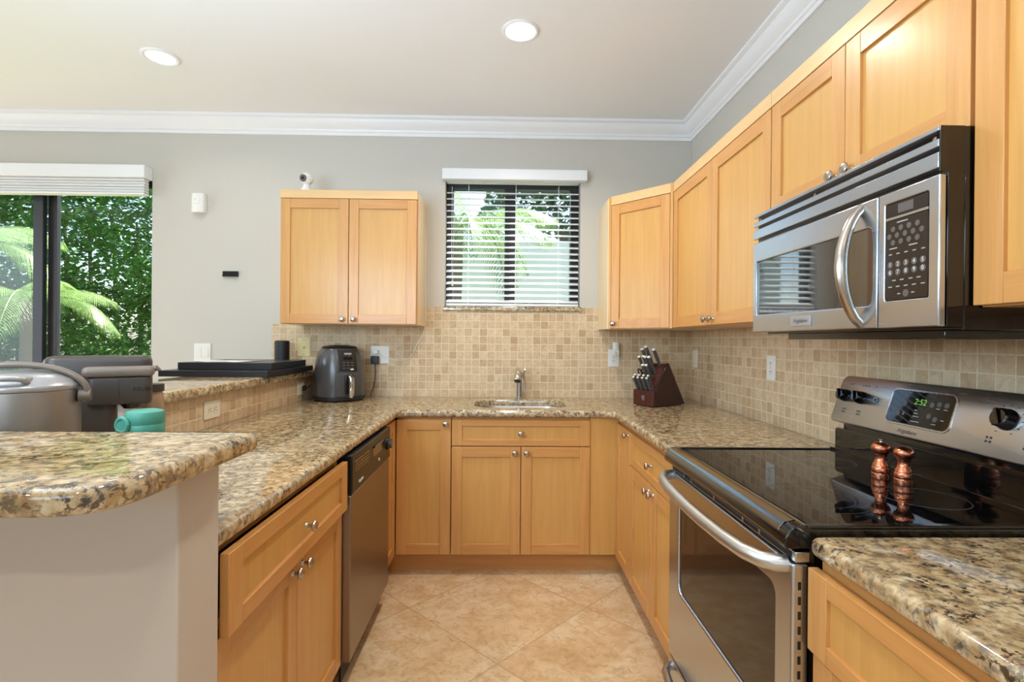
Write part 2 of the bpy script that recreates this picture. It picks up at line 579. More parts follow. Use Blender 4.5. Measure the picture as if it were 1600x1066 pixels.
o = struct(M().box(XL - .15, XR + .15, YB - .15, D + .16, -.12, 0).build('floor', 'travertine_floor'))
o = struct(M().box(XL - .15, XR + .15, YB - .15, D + .16, CEIL, CEIL + .15).build('ceiling', 'ceiling_paint'))
w = M()
w.box(XL, SX0, D, D + .16, 0, CEIL).box(SX0, SX1, D, D + .16, SZ1, CEIL).box(SX1, WX0, D, D + .16, 0, CEIL)
w.box(WX0, WX1, D, D + .16, 0, WZ0).box(WX0, WX1, D, D + .16, WZ1, CEIL).box(WX1, XR, D, D + .16, 0, CEIL)
o = struct(weld(w.build('wall_back', 'wall_paint')))
struct(M().box(XR, XR + .15, YB, D + .16, 0, CEIL).build('wall_right', 'wall_paint'))
w = M().box(XL - .15, XL, YB, .85, 0, CEIL).box(XL - .15, XL, .85, 2.65, 2.5, CEIL).box(XL - .15, XL, .85, 2.65, 0, .3).box(XL - .15, XL, 2.65, D + .16, 0, CEIL)
struct(weld(w.build('wall_left', 'wall_paint')))
w = M().box(XL - .15, -3.8, YB - .15, YB, 0, CEIL).box(-3.8, .6, YB - .15, YB, 2.6, CEIL).box(-3.8, .6, YB - .15, YB, 0, .3).box(.6, XR + .15, YB - .15, YB, 0, CEIL)
struct(weld(w.build('wall_front', 'wall_paint')))

# pony walls under the raised bar
PX, PXO = -1.2547, -1.40
w = M().box(-1.745, -.564, .90, 1.03, 0, 1.0595)
struct(w.build('wall_bar_end', 'wall_white', bevel=.004))
w = M().box(PXO, PX, 1.85, D - .001, 0, 1.0595).box(-1.745, PXO, 1.85, 1.99, 0, 1.0595).box(-1.745, -1.605, 1.0305, 1.85, 0, 1.0595)
struct(weld(w.build('wall_bar', 'wall_white')))

# crown moulding
prof = [(0, 2.655), (.012, 2.655), (.014, 2.674), (.022, 2.678), (.026, 2.690), (.045, 2.704), (.064, 2.728), (.070, 2.742), (.082, 2.746), (.090, 2.752), (.090, CEIL - .0005), (0, CEIL - .0005)]
w = M()
w.loops([[(XL + p, D - .0003 - p, z) for p, z in prof], [(XR - p, D - .0003 - p, z) for p, z in prof]])
struct(w.build('trim_1', 'trim_paint', sharp=25))
w = M()
w.loops([[(XR - .0003 - p, YB, z) for p, z in prof], [(XR - .0003 - p, D - p - .0006, z) for p, z in prof]])
struct(w.build('trim_2', 'trim_paint', sharp=25))

# backsplash
TY = 3.426
w = M().box(-1.541, -.527, TY, D - .0004, .9145, 1.394).box(-.527, 1.2624, TY, D - .0004, .9145, 1.519)
struct(weld(w.build('trim_3', 'tile_back')))
struct(M().box(1.2625, XR - .0004, -.4, D - .0005, .9145, 1.519).build('trim_4', 'tile_side'))
struct(M().box(-1.2542, -1.2457, 1.8502, TY - .0005, .9145, 1.0592).build('trim_5', 'tile_side'))
# toe kicks
struct(M().box(-.645, .700, 2.88, 2.894, .0005, .112).build('baseboard_back', 'maple_level'))
struct(M().box(-.664, -.650, 1.035, 2.879, .0005, .112).build('baseboard_left', 'maple_upright'))
struct(M().box(.705, .719, 1.785, 2.879, .0005, .112).build('baseboard_right', 'maple_upright'))

# ------------------------------------------------------------------ sliding door and shade
dr = struct(bpy.data.objects.new('door_1', None)); COL.objects.link(dr)
dr.location = (SX1, D + .07, 0)
f = M()
f.box(-.012, -.001, -.03, .05, .01, SZ1 - .001).box(SX0 - SX1 + .001, -.012, -.03, .05, SZ1 - .03, SZ1 - .001).box(SX0 - SX1 + .001, -.001, -.03, .05, .001, .03).box(SX0 - SX1 + .001, SX0 - SX1 + .04, -.03, .05, .03, SZ1 - .03)
f.build('frame', 'bronze_frame', dr, .003)
s1 = M().box(-.822, -.757, -.022, .012, .032, SZ1 - .032).box(-2.17, -2.11, -.022, .012, .032, SZ1 - .032).box(-2.11, -.822, -.022, .012, .032, .10).box(-2.11, -.822, -.022, .012, SZ1 - .10, SZ1 - .032)
s1 = s1.build('sash', 'bronze_frame', dr, .003)
M().box(-2.109, -.823, -.006, -.002, .101, SZ1 - .101).build('pane', 'glass', s1)
s2 = M().box(-.756, -.697, .016, .048, .032, SZ1 - .032).box(-.697, -.013, .016, .048, .032, .08).box(-.697, -.013, .016, .048, SZ1 - .08, SZ1 - .032).box(-.020, -.0125, .016, .048, .08, SZ1 - .08)
s2 = s2.build('sash', 'bronze_frame', dr, .003)
M().box(-.696, -.021, .030, .034, .081, SZ1 - .081).build('pane', 'glass', s2)

sh = thing('roller_shade', 'wide white roll shade pulled up above the sliding glass door', 'window shade', (-3.45, D - .0005, 2.23))
M().box(-1.12, 1.117, -.085, -.001, .105, .187).build('valance', 'trim_paint', sh, .004)
q = M()
for k in range(5):
    q.box(-1.10, 1.105, -.066 + .003 * (k % 2), -.020, .012 + k * .0185, .029 + k * .0185)
q.build('fabric', 'shade_fabric', sh, .003)
M().box(-1.10, 1.105, -.07, -.016, -.003, .010).build('bottom_bar', 'trim_paint', sh, .003)

# ------------------------------------------------------------------ kitchen window and blind
wi = struct(bpy.data.objects.new('window_1', None)); COL.objects.link(wi)
wi.location = (.063, D + .105, WZ0)
hw, hh = .455, WZ1 - WZ0
f = M().box(-hw, -hw + .045, -.03, .04, 0.001, hh - .001).box(hw - .055, hw, -.03, .04, .001, hh - .001).box(-hw + .045, hw - .055, -.03, .04, .001, .035).box(-hw + .045, hw - .055, -.03, .04, hh - .035, hh - .001)
f.build('frame', 'bronze_frame', wi, .002)
s1 = M().box(-.055, .018, -.022, .02, .036, hh - .036).build('meeting_stile', 'bronze_frame', wi, .002)
M().box(-hw + .046, -.056, -.004, 0, .036, hh - .036).build('pane', 'glass', wi)
M().box(.019, hw - .056, .008, .012, .036, hh - .036).build('pane', 'glass', wi)
q = M()
for zz in (.11, .19): q.box(-hw + .03, -hw + .05, -.04, -.0305, zz * 2 - .1, zz * 2 - .07)
q.build('latch', 'black_plastic', wi, .001)
w = struct(slab([(WX0 - .004, D - .022), (WX1 + .008, D - .022), (WX1 + .008, D - .0005), (WX0 - .004, D - .0005)], 1.4925, WZ0 - .0005, .006, lambda p: 0 if p.y > D - .004 else 1).build('trim_6', 'granite'))

bl = thing('window_blind', 'white horizontal slat blind hanging open in the kitchen window above the sink', 'blind', (.063, D - .0005, WZ0 + .002))
M().box(-.472, .492, -.062, -.001, .834, .906).build('valance', 'blind_white', bl, .005)
M().box(-.448, .448, .012, .058, .8345, .8435).build('head_rail', 'blind_white', bl, .002)
slat0 = None
NS = 19
tl_ = radians(23)
for k in range(NS):
    z = .034 + k * .0408
    if slat0 is None:
        q = M(); L = []
        for x in (-.447, .447):
            lp = []
            for i in range(7):
                t = -1 + i / 3
                lp.append((x, t * .0245, .0022 * (1 - t * t) + .0013))
            for i in range(7):
                t = 1 - i / 3
                lp.append((x, t * .0245, .0022 * (1 - t * t) - .0013))
            L.append(lp)
        q.loops(L)
        slat0 = q.build('slat', 'blind_white', bl)
        slat0.rotation_euler = (tl_, 0, 0)
        s_ = slat0
    else:
        s_ = slat0.copy(); COL.objects.link(s_)
    s_.location = (0, .032, z)
M().box(-.447, .447, .008, .056, .001, .018).build('bottom_rail', 'blind_white', bl, .003)
for x in (-.30, .02, .31):
    q = M().tube([(x, .0075, .010), (x, .0075, .82)], .0011, 6).tube([(x, .0565, .010), (x, .0565, .82)], .0011, 6)
    q.build('ladder_cord', 'blind_white', bl)
q = M().tube([(-.41, .004, .80), (-.412, .003, .40), (-.405, .003, .17)], .0013, 6).lathe([(.002, .17), (.006, .165), (.007, .14), (.002, .13)], (-.405, .003, 0), 10)
q.build('pull_cord', ['blind_white'], bl)

# ------------------------------------------------------------------ ceiling lights
def downlight(x, y, label, power=11.5):
    t = thing('ceiling_light', label, 'ceiling light', (x, y, CEIL), group='recessed ceiling lights')
    M().lathe([(.070, -.0005), (.072, -.006), (.080, -.008), (.0885, -.004), (.089, -.0005)], (0, 0, 0), 48).build('trim_ring', 'trim_paint', t)
    M().lathe([(.0, -.0042), (.069, -.0042), (.069, -.001), (.0, -.001)], (0, 0, 0), 48).build('lens', 'lamp_glow' if power > 3 else 'lamp_dim', t)
    d = bpy.data.lights.new('lamp', 'AREA')
    d.shape = 'DISK'; d.size = .13; d.energy = power; d.color = (1, .925, .81); d.spread = radians(150)
    o = bpy.data.objects.new('lamp', d); COL.objects.link(o)
    o.parent = t; o.location = (0, 0, -.0075)
downlight(.072, 2.415, 'round recessed ceiling light in front of the kitchen window')
downlight(-1.80, 2.70, 'round recessed ceiling light toward the sliding door, over the raised bar', 2.5)
downlight(.07, .55, 'added unseen recessed ceiling light above the camera, between the two runs of cabinets', 6.5)  # this and the next three: unseen lamps added to brighten floor and ceiling
downlight(-1.8, .75, 'added unseen recessed ceiling light in the living room behind the raised bar, out of the photo')
downlight(.07, -1.5, 'added unseen recessed ceiling light behind the camera on the kitchen side')
downlight(-2.6, -1.5, 'added unseen recessed ceiling light behind the camera on the living room side')

# ------------------------------------------------------------------ cabinets
def knob(parent, x, y, z, label=None):
    k = M().lathe([(.0, 0), (.0085, 0), (.0075, .003), (.005, .006), (.005, .014), (.010, .017), (.0155, .021), (.0165, .024), (.0150, .028), (.010, .0305), (.004, .0312), (0, .0312)], (0, 0, 0), 24, 'y')
    k = k.build('knob', 'nickel', parent)
    k.location = (x, y, z)
    return k
def panel_front(root, name, x0, x1, z0, z1, y=0.0, t=.02, fr=.057, kn=None, mats=('maple_upright', 'maple_level'), rail=None):
    f = M()
    rl = rail or fr
    f.box(x0, x0 + fr, y, y + t, z0, z1, 0).box(x1 - fr, x1, y, y + t, z0, z1, 0)
    f.box(x0 + fr, x1 - fr, y + .0003, y + t, z0, z0 + rl, 1).box(x0 + fr, x1 - fr, y + .0003, y + t, z1 - rl, z1, 1)
    d = f.build(name, list(mats), root, .0016)
    M().box(x0 + fr - .004, x1 - fr + .004, y + .009, y + t - .002, z0 + rl - .004, z1 - rl + .004).build('panel', 'maple_panel', d)
    if kn: knob(d, kn[0], y, kn[1])
    return d
def carcass(root, x0, x1, y0, y1, z0, z1, top=True, frame=.03, toprail=.03, mid=None, sidemat='maple_upright', bottomrail=None, ff=True):
    t = .016
    q = M()
    q.box(x0, x0 + t, y0 + (.02 if ff else 0), y1, z0, z1, 1).box(x1 - t, x1, y0 + (.02 if ff else 0), y1, z0, z1, 1)
    q.box(x0 + t, x1 - t, y0 + (.02 if ff else 0), y1, z0, z0 + t, 1).box(x0 + t, x1 - t, y1 - .008, y1, z0 + t, z1, 1)
    if top: q.box(x0 + t, x1 - t, y0 + (.02 if ff else 0), y1 - .008, z1 - t, z1, 1)
    if ff:
        q.box(x0, x0 + frame, y0, y0 + .02, z0, z1, 0).box(x1 - frame, x1, y0, y0 + .02, z0, z1, 0)
        q.box(x0 + frame, x1 - frame, y0, y0 + .02, z1 - toprail, z1, 2).box(x0 + frame, x1 - frame, y0, y0 + .02, z0, z0 + (bottomrail or frame), 2)
        if mid: q.box(x0 + frame, x1 - frame, y0, y0 + .02, mid - .015, mid + .015, 2)
    return q.build('carcass', ['maple_upright', sidemat, 'maple_level'], root)

R_R, R_L = -pi / 2, pi / 2
BT = .8735     # top of base carcasses
# back run
c = thing('base_cabinet', 'narrow base cabinet with one tall door between dishwasher corner and sink cabinet', 'cabinet', (-.577, 2.80, 0))
carcass(c, 0, .298, .0205, .60, .113, BT, top=False)
panel_front(c, 'door', .0, .2975, .118, .858, kn=(.271, .836))
c = thing('base_cabinet', 'sink base cabinet with wide false drawer above two doors under the window', 'cabinet', (-.2745, 2.80, 0))
carcass(c, 0, .7615, .0205, .60, .113, BT, top=False, mid=.713)
panel_front(c, 'drawer_front', 0, .7615, .716, .858, kn=(.3807, .786), rail=.034, mats=('maple_upright', 'maple_level'))
panel_front(c, 'door', 0, .379, .118, .711, kn=(.349, .679))
panel_front(c, 'door', .3825, .7615, .118, .711, kn=(.413, .679))
c = thing('filler_panel', 'flat maple filler panel in the corner right of the sink cabinet', 'panel', (.4885, 2.811, 0))
M().box(0, .163, 0, .02, .113, BT).build('board', 'maple_panel', c, .001)
M().box(0, .02, .021, .08, .113, BT).build('cleat', 'maple_upright', c, .001)

# right run, far side of range
c = thing('base_cabinet', 'narrow right hand base cabinet with one door in the corner past the sink', 'cabinet', (.633, 2.808, 0), R_R)
carcass(c, 0, .299, .0205, .60, .113, BT, top=False)
panel_front(c, 'door', .004, .299, .108, .848, kn=(.272, .826))
c = thing('base_cabinet', 'right hand base cabinet with drawer over two doors just beyond the stove', 'cabinet', (.633, 2.506, 0), R_R)
carcass(c, 0, .726, .0205, .60, .113, BT, top=False, mid=.69)
panel_front(c, 'drawer', .004, .724, .692, .848, kn=(.364, .77), rail=.036)
panel_front(c, 'door', .004, .3625, .108, .687, kn=(.332, .655))
panel_front(c, 'door', .3655, .724, .108, .687, kn=(.396, .655))
# right run, near the camera
c = thing('base_cabinet', 'base cabinet at lower right corner of the photo, on the near side of the stove', 'cabinet', (.612, 1.0035, 0), R_R)
carcass(c, .002, .76, .0285, .62, .113, BT, top=False, mid=.70)
panel_front(c, 'drawer', 0, .756, .690, .852, kn=(.378, .77), rail=.036)
panel_front(c, 'door', .006, .378, .108, .682, y=.008, kn=(.345, .65))
panel_front(c, 'door', .381, .756, .108, .682, y=.008, kn=(.412, .65))

# left run: local x = world y - 1.04, local y -> -X
c = thing('base_cabinet', 'left base cabinet with slightly open drawer above two doors, beside the pony wall', 'cabinet', (-.580, 1.04, 0), R_L)
carcass(c, .002, .828, .0205, .62, .113, BT, top=False, mid=.685)
panel_front(c, 'drawer', .010, .805, .684, .857, y=-.026, kn=(.42, .765), rail=.040)
panel_front(c, 'door', .010, .423, .108, .677, kn=(.390, .668 - .025))
panel_front(c, 'door', .426, .828, .108, .677, kn=(.459, .668 - .025))
c = thing('base_cabinet', 'very narrow left base cabinet squeezed between dishwasher and the corner', 'cabinet', (-.580, 2.510, 0), R_L)
carcass(c, .002, .286, .0205, .62, .113, BT, top=False)
panel_front(c, 'door', .004, .285, .118, .857)

# upper cabinets
UB, UT, UD = 1.372, 2.178, 2.122
def top_strip(root, x0, x1, z0=UD + .004, z1=UT, y0=0, y1=.02, mat='maple_rail'):
    M().box(x0, x1, y0, y1, z0, z1).build('top_rail', mat, root, .001)
c = thing('wall_cabinet', 'two door maple wall cabinet left of the kitchen window', 'cabinet', (-1.347, 3.096, 0))
carcass(c, 0, .825, .0205, .337, 1.386, 2.196, sidemat='maple_lit')
top_strip(c, 0, .825, 2.146, 2.196)
d1 = panel_front(c, 'door', .004, .4105, 1.389, 2.143, kn=(.3785, 1.416))
d2 = panel_front(c, 'door', .4145, .821, 1.389, 2.143, kn=(.4465, 1.416))

# diagonal corner cabinet
c = thing('corner_cabinet', 'diagonal corner wall cabinet with one door between window and side wall', 'cabinet', (.645, 3.11, 0))
P0, P1 = Vector((0, 0)), Vector((.2925, -.31))
dv = (P1 - P0).normalized(); nv = Vector((-dv.y, dv.x))      # inward
q = M()
i0, i1 = P0 + nv * .0205, P1 + nv * .0205
poly = [(0, .323), tuple(Vector((0, .0205 / nv.y * 1.0)) + Vector((0, 0))), tuple(i1), (.617, -.31 + .02), (.617, .323)]
poly = [(.0, .323), (.0, .029), (.2925 + .012, -.2935), (.617, -.2935), (.617, .323)]
q.prism(poly, 'z', UB, UT, 0)
q.build('carcass', 'maple_lit', c, .001)
ang = math.atan2(dv.y, dv.x)
dn = bpy.data.objects.new('front', None)
LW = (P1 - P0).length
mx = Matrix.Rotation(ang, 4, 'Z')
fr = M().box(0, .018, 0, .0195, UB, UT).box(LW - .018, LW, 0, .0195, UB, UT).xf(mx).build('face_frame', 'maple_upright', c)
bpy.data.objects.remove(dn)
def turn(o, mx_):
    for v in o.data.vertices: v.co = mx_ @ v.co
tr_ = M().box(.018, LW - .018, 0, .0195, UD + .004, UT).xf(mx).build('top_rail', 'maple_rail', c)
d = panel_front(c, 'door', .020, LW - .020, UB + .003, UD, y=-.001, t=.0195)
turn(d, mx)
for ch in d.children: turn(ch, mx)
k = knob(c, 0, 0, 0); k.parent = d
k.location = mx @ Vector((.045, -.001, UB + .032)); k.rotation_euler = (0, 0, ang)

# right wall uppers; local x runs towards the camera, local y into the wall
XU = .9375
c = thing('wall_cabinet', 'tall two door wall cabinet on right wall between corner cabinet and microwave', 'cabinet', (XU, 2.799, 0), R_R)
carcass(c, .001, 1.022, .0205, .332, UB, UT, sidemat='maple_upright')
top_strip(c, .001, 1.022)
panel_front(c, 'door', .004, .514, UB + .003, UD, kn=(.484, UB + .030))
panel_front(c, 'door', .518, 1.020, UB + .003, UD, kn=(.548, UB + .030))
c = thing('wall_cabinet', 'short two door wall cabinet directly above the microwave', 'cabinet', (XU, 1.775, 0), R_R)
carcass(c, .001, .777, .0205, .332, 1.7365, UT)
top_strip(c, .001, .777)
panel_front(c, 'door', .004, .3855, 1.738, UD, kn=(.355, 1.768))
panel_front(c, 'door', .3885, .765, 1.738, UD, kn=(.420, 1.768))
c = thing('wall_cabinet', 'wall cabinet at upper right corner of the photo, nearest to the camera', 'cabinet', (XU - .004, .9965, 0), R_R)
carcass(c, .001, .56, .0205, .336, UB, UT)
top_strip(c, .001, .56)
panel_front(c, 'door', .001, .556, UB + .003, UD, kn=(.52, UB + .03), fr=.060)

# ------------------------------------------------------------------ stone tops
ZC = .914
out = [(-.5615, 1.0305), (-.5615, 2.7825), (.6135, 2.7825), (.6135, 1.7735), (1.2620, 1.7735), (1.2620, 3.4255), (-1.2452, 3.4255), (-1.2452, 1.8495), (-1.6045, 1.8495), (-1.6045, 1.0305)]
out = fillet(out, {1: .05, 2: .05, 3: .012}, 6)
out = out[::-1] if sum((out[i][0] * out[(i + 1) % len(out)][1] - out[(i + 1) % len(out)][0] * out[i][1]) for i in range(len(out))) < 0 else out
def wf(p):
    return 0 if (p.y > 3.42 or p.x > 1.258 or p.x < -1.24 or p.y < 1.04) else 1
hole = rrect(-.163, .382, 2.895, 3.285, .13, 8)
wt = weld(slab(out, .8745, ZC, .016, wf, hole).build('worktop', 'granite'))
tag(wt, 'U shaped speckled granite worktop running round the sink from pony wall to stove', 'worktop')
near = fillet([(.614, .24), (1.2620, .24), (1.2620, 1.0075), (.614, 1.0075)], {3: .02}, 5)
nt = slab(near, .8745, ZC, .016, lambda p: 0 if (p.x > 1.258) else 1).build('worktop', 'granite')
tag(nt, 'short speckled granite worktop on the near side of the stove, lower right', 'worktop')
bar = [(-2.05, .667), (-.515, .667), (-.515, 1.0881), (-1.57, 1.0881), (-1.57, 1.822), (-1.2002, 1.822), (-1.2002, 3.4253), (-1.63, 3.4253), (-1.63, 2.25), (-2.05, 2.25)]
bar = fillet(bar, {1: .10, 2: .008, 3: .02}, 8)
bt = slab(bar, 1.0600, 1.1005, .014, lambda p: 0 if (p.y > 3.42) else 1).build('bar_top', 'granite')
tag(bt, 'raised L shaped granite bar top on the pony walls at left', 'bar top')

# ------------------------------------------------------------------ sink and faucet
sk = thing('sink', 'undermount stainless steel sink bowl set in the granite below the window', 'sink', (.1095, 3.09, .68))
L = []
for d, z in ((-.022, .1940), (-.022, .1930), (-.001, .1930)):
    L.append([(x, y, z) for x, y in offset([(a - .1095, b - 3.09) for a, b in hole], d)])
for d, z in ((.003, .18), (.012, .10), (.02, .03), (.04, .008), (.08, .002), (.13, .000)):
    L.append([(x, y, z) for x, y in offset([(a - .1095, b - 3.09) for a, b in hole], d)])
q = M().loops(L, cap0=False, cap1=True)
so = q.build('bowl', 'steel_satin', sk)
md = so.modifiers.new('thick', 'SOLIDIFY'); md.thickness = .0012; md.offset = -1
M().lathe([(.0, .0008), (.040, .0008), (.043, .003), (.036, .0045), (.0, .0025)], (0, 0, 0), 24).build('drain', 'chrome', sk)

fa = thing('faucet', 'single handle chrome kitchen faucet standing behind the sink', 'faucet', (.112, 3.345, ZC))
M().lathe([(.0, 0), (.027, 0), (.027, .006), (.022, .010), (.0, .010)], (0, 0, 0), 28).build('base', 'chrome', fa)
M().lathe([(.0, .010), (.019, .010), (.0175, .05), (.017, .12), (.018, .16), (.020, .172), (.0, .176)], (0, 0, 0), 28).build('body', 'steel_satin', fa)
q = M().tube([(0, 0, .155), (-.003, -.015, .178), (-.008, -.045, .192), (-.012, -.085, .196), (-.015, -.12, .188), (-.016, -.145, .170)], [.015, .016, .016, .016, .017, .018], 18)
q.build('spout', 'chrome', fa)
q = M().tube([(-.016, -.143, .173), (-.017, -.156, .155), (-.0175, -.168, .132)], [.018, .0215, .0225], 20)
sp_ = q.build('spray_head', 'chrome', fa)
M().tube([(-.0175, -.168, .132), (-.0178, -.171, .126)], [.021, .020], 20).build('nozzle', 'black_plastic', sp_)
q = M().tube([(.014, 0, .150), (.028, -.004, .162), (.034, -.012, .182), (.034, -.03, .194)], [.009, .008, .007, .006], 12)
q.tube([(.033, .006, .05), (.034, .006, .12), (.028, .002, .160)], [.0065, .0065, .008], 10)
q.build('lever', 'chrome', fa)

# ------------------------------------------------------------------ dishwasher
dw = thing('dishwasher', 'stainless steel dishwasher with brown black control strip under the left worktop', 'dishwasher', (-.550, 1.878, 0), R_L)
WD = .624
M().box(.006, WD - .006, .050, .62, .10, .868).box(.01, WD - .01, .10, .60, .002, .10).build('tub', 'black_matte', dw)
dd = M().box(0, WD, 0, .045, .108, .722).build('door', 'steel_dark', dw, .004)
cp = M().box(0, WD, -.004, .045, .725, .870).build('control_panel', 'black_plastic', dw, .004)
q = M()
for k in range(4): q.box(.03, .23, -.0046, -.0035, .800 + k * .012, .806 + k * .012)
q.build('vent_slot', 'black_enamel', cp)
q = M().box(.30, .45, -.0048, -.003, .795, .838).box(.30, .45, -.012, -.004, .834, .842)
q.build('latch', 'black_enamel', cp, .001)
kq = M().lathe([(0, 0), (.030, 0), (.030, .008), (.024, .011), (.022, .024), (0, .025)], (0, 0, 0), 28, 'y').build('knob', 'black_enamel', cp); kq.location = (.565, -.004, .800)
q = M().lathe([(0, 0), (.009, 0), (.008, .004), (0, .0045)], (0, 0, 0), 16, 'y').build('indicator', 'nickel', cp); q.location = (.40, -.004, .762)
text('logo', 'Frigidaire', .018, 'print_white', cp, at(.115, -.0045, .752), .25)
M().box(.01, WD - .01, .035, .045, .03, .105).build('kick_plate', 'black_matte', dw, .002)

# ------------------------------------------------------------------ range
XF, YF, RW = .587, 1.7690, .757
rg = thing('range', 'stainless and black electric range with smooth glass cooktop on right wall', 'range', (XF, YF, 0), R_R)
q = M().box(.004, RW - .004, .036, .664, .045, .893)
for x in (.05, RW - .05):
    for y in (.10, .60): q.lathe([(.018, 0.0005), (.018, .045)], (x, y, 0), 12)
q.build('body', 'black_enamel', rg)
win = rrect(.093, .690, .470, .782, .03, 5)
door = weld(plate([(.002, .225), (RW - .002, .225), (RW - .002, .852), (.002, .852)], win, 0, .034).build('oven_door', 'steel', rg, .005, 3))
q = M()
L = [[(x, y, z) for x, z in offset(win, d)] for d, y in ((-.0015, .006), (-.0015, .020))]
q.loops(L); q.build('oven_window', 'oven_glass', door)
q = M().loops([[(x, .0055, z) for x, z in offset(win, .012)], [(x, .0055, z) for x, z in offset(win, .016)], [(x, .0066, z) for x, z in offset(win, .016)], [(x, .0066, z) for x, z in offset(win, .012)]], False, False)
hp = [(.030, .004, .842), (.034, -.016, .842), (.055, -.038, .841), (.10, -.054, .840), (.18, -.063, .839), (.30, -.068, .838), (.38, -.069, .838), (.46, -.068, .838), (.58, -.063, .839), (.66, -.054, .840), (.705, -.038, .841), (.724, -.016, .842), (.728, .004, .842)]
M().tube(hp, [.017, .018] + [.0175] * 9 + [.018, .017], 18, flat=(1, .9)).build('handle', 'handle_metal', door)
q = M()
for k in range(11): q.box(RW - .0024, RW - .0012, .012, .018, .80 - k * .030, .816 - k * .030)
q.build('side_vent', 'black_matte', door)
vt = M().box(.002, RW - .002, .006, .036, .8545, .8765).build('vent_trim', 'steel', rg, .002)
q = M()
x = .02
for ln in (.10, .05, .16, .16, .07, .15):
    if x + ln > RW - .01: ln = RW - .015 - x
    q.box(x, x + ln, .0054, .008, .8585, .8725); x += ln + .011
q.build('vent_slot', 'black_matte', vt)
dw_ = M().prism(rrect(.004, RW - .004, .052, .215, .012, 3), 'y', .0, .034).build('storage_drawer', 'steel', rg, .003)
hp = [(.04, .004, .192), (.045, -.016, .192), (.075, -.032, .190), (.18, -.042, .187), (.38, -.045, .186), (.58, -.042, .187), (.682, -.032, .190), (.712, -.016, .192), (.717, .004, .192)]
M().tube(hp, .014, 14).build('handle', 'steel_satin', dw_)
ck = M()
pl = [(-.016, .884), (-.018, .892), (-.016, .906), (-.008, .920), (.004, .929), (.022, .931), (.034, .929), (.040, .925), (.060, .9245), (.575, .9245), (.575, .894), (.0, .884)]
ck.prism([(a, b) for a, b in pl], 'x', -.0015, RW + .0015)
ck.box(-.0025, .014, .03, .578, .9245, .9312).box(RW - .014, RW + .0025, .03, .578, .9245, .9312)
cko = ck.build('cooktop', 'black_enamel', rg, .0025, 3, 30)
q = M().prism(rrect(.0145, RW - .0145, .041, .572, .004, 3), 'z', .9248, .9272)
gl = q.build('glass_surface', 'black_glass', rg)
M().prism([(-.0168, .899), (-.0112, .9185), (.001, .9292), (.0215, .9322), (.0215, .9312), (.0, .9280), (-.0095, .9175)], 'x', .012, RW - .03).build('reflection_strip', 'reflection_metal', rg, .0005)  # added strip: window reflection on the glossy black lip made as metal
def ring(cx, cy, rs):
    q = M()
    for r in rs:
        q.loops([[(cx + rr * cos(2 * pi * k / 64), cy + rr * sin(2 * pi * k / 64), zz) for k in range(64)] for rr, zz in ((r - .0006, .92725), (r - .0006, .92742), (r + .0006, .92742), (r + .0006, .92725))], False, False)
    q.build('burner_ring', 'ring_grey', gl)
ring(.20, .17, (.09, .088)); ring(.56, .17, (.115, .078)); ring(.20, .43, (.075, .073)); ring(.56, .43, (.09, .088))
# backguard
q = M().prism(rrect(.001, RW - .001, .925, 1.004, (.004, .004, .012, .012), 4), 'y', .583, .663)
q.box(.02, RW - .02, .600, .66, 1.000, 1.05)
q.box(.001, RW - .001, .565, .585, .925, .936)
q.build('backguard', 'black_enamel', rg, .002)
sl = Vector((0, .050, .157)); vl = sl.length; sl.normalize()
MP = Matrix(((1, 0, 0, 0), (0, sl.y, -sl.z, .563), (0, sl.z, sl.y, 1.030), (0, 0, 0, 1)))
q = M()
o_ = rrect(0, RW, 0, vl, (.012, .012, .030, .030), 6)
L = []
for d, wz in ((.0, -.050), (.0, -.006), (.0025, -.0015), (.006, 0)):
    L.append([(x, y, wz) for x, y in offset(o_, d)])
q.loops(L); q.xf(MP)
o3 = o_
ds = rrect(.245, .462, .038, .137, .018, 5)
pq = q
q = M().loops([[(x, y, .0002) for x, y in offset(ds, -.005)], [(x, y, .002) for x, y in offset(ds, -.004)], [(x, y, .0022) for x, y in offset(ds, .0)], [(x, y, .0005) for x, y in offset(ds, .0012)]], False, False)
q.loops([[(x, y, .0004) for x, y in offset(ds, .0012)], [(x, y, .0009) for x, y in offset(ds, .0014)]], mi=1)
for (x, y) in ((.300, .098), (.392, .104), (.414, .108), (.438, .108), (.392, .072), (.414, .066), (.285, .066)):
    q.lathe([(0, .0009), (.0075, .0009), (.0075, .0013), (0, .0013)], (x, y, 0), 18, mi=2)
for (x, y, l) in ((.345, .083, .010), (.347, .074, .014), (.350, .065, .020), (.352, .050, .030), (.305, .072, .007), (.305, .066, .007), (.414, .052, .014), (.437, .066, .010), (.414, .096, .012), (.438, .096, .012)):
    q.box(x - l / 2, x + l / 2, y - .0011, y + .0011, .0009, .0012, 3)
dp = q.xf(MP).build('display', ['steel_satin', 'black_glass', 'key_grey', 'print_grey'], rg)
text('clock_digits', '2:52', .024, 'clock_green', dp, MP @ Matrix.Translation((.352, .107, .0011)), .1, .0001)
q = M()
for bx in (.048, .118, .565, .655):
    for i in range(2):
        for j in range(2):
            q.box(bx + .010 * i, bx + .010 * i + .0055, .035 + .010 * j, .035 + .010 * j + .0055, .0002, .0005, 1)
for x, y in ((.052, .135), (.064, .136), (.112, .134), (.125, .135), (.139, .135), (.170, .136)):
    q.lathe([(0, .0002), (.0022, .0002), (.0022, .0006), (0, .0006)], (x, y, 0), 10, mi=1)
for k in range(11):
    a = radians(-150 + 30 * k)
    for cx in (.602, .700):
        q.box(cx + .036 * sin(a) - .0025, cx + .036 * sin(a) + .0025, .097 + .036 * cos(a) - .001, .097 + .036 * cos(a) + .001, .0002, .0005, 1)
for k in range(22):
    q.box(.300 + k * .006, .300 + k * .006 + .0042, .148, .151, .0002, .0005, 1)
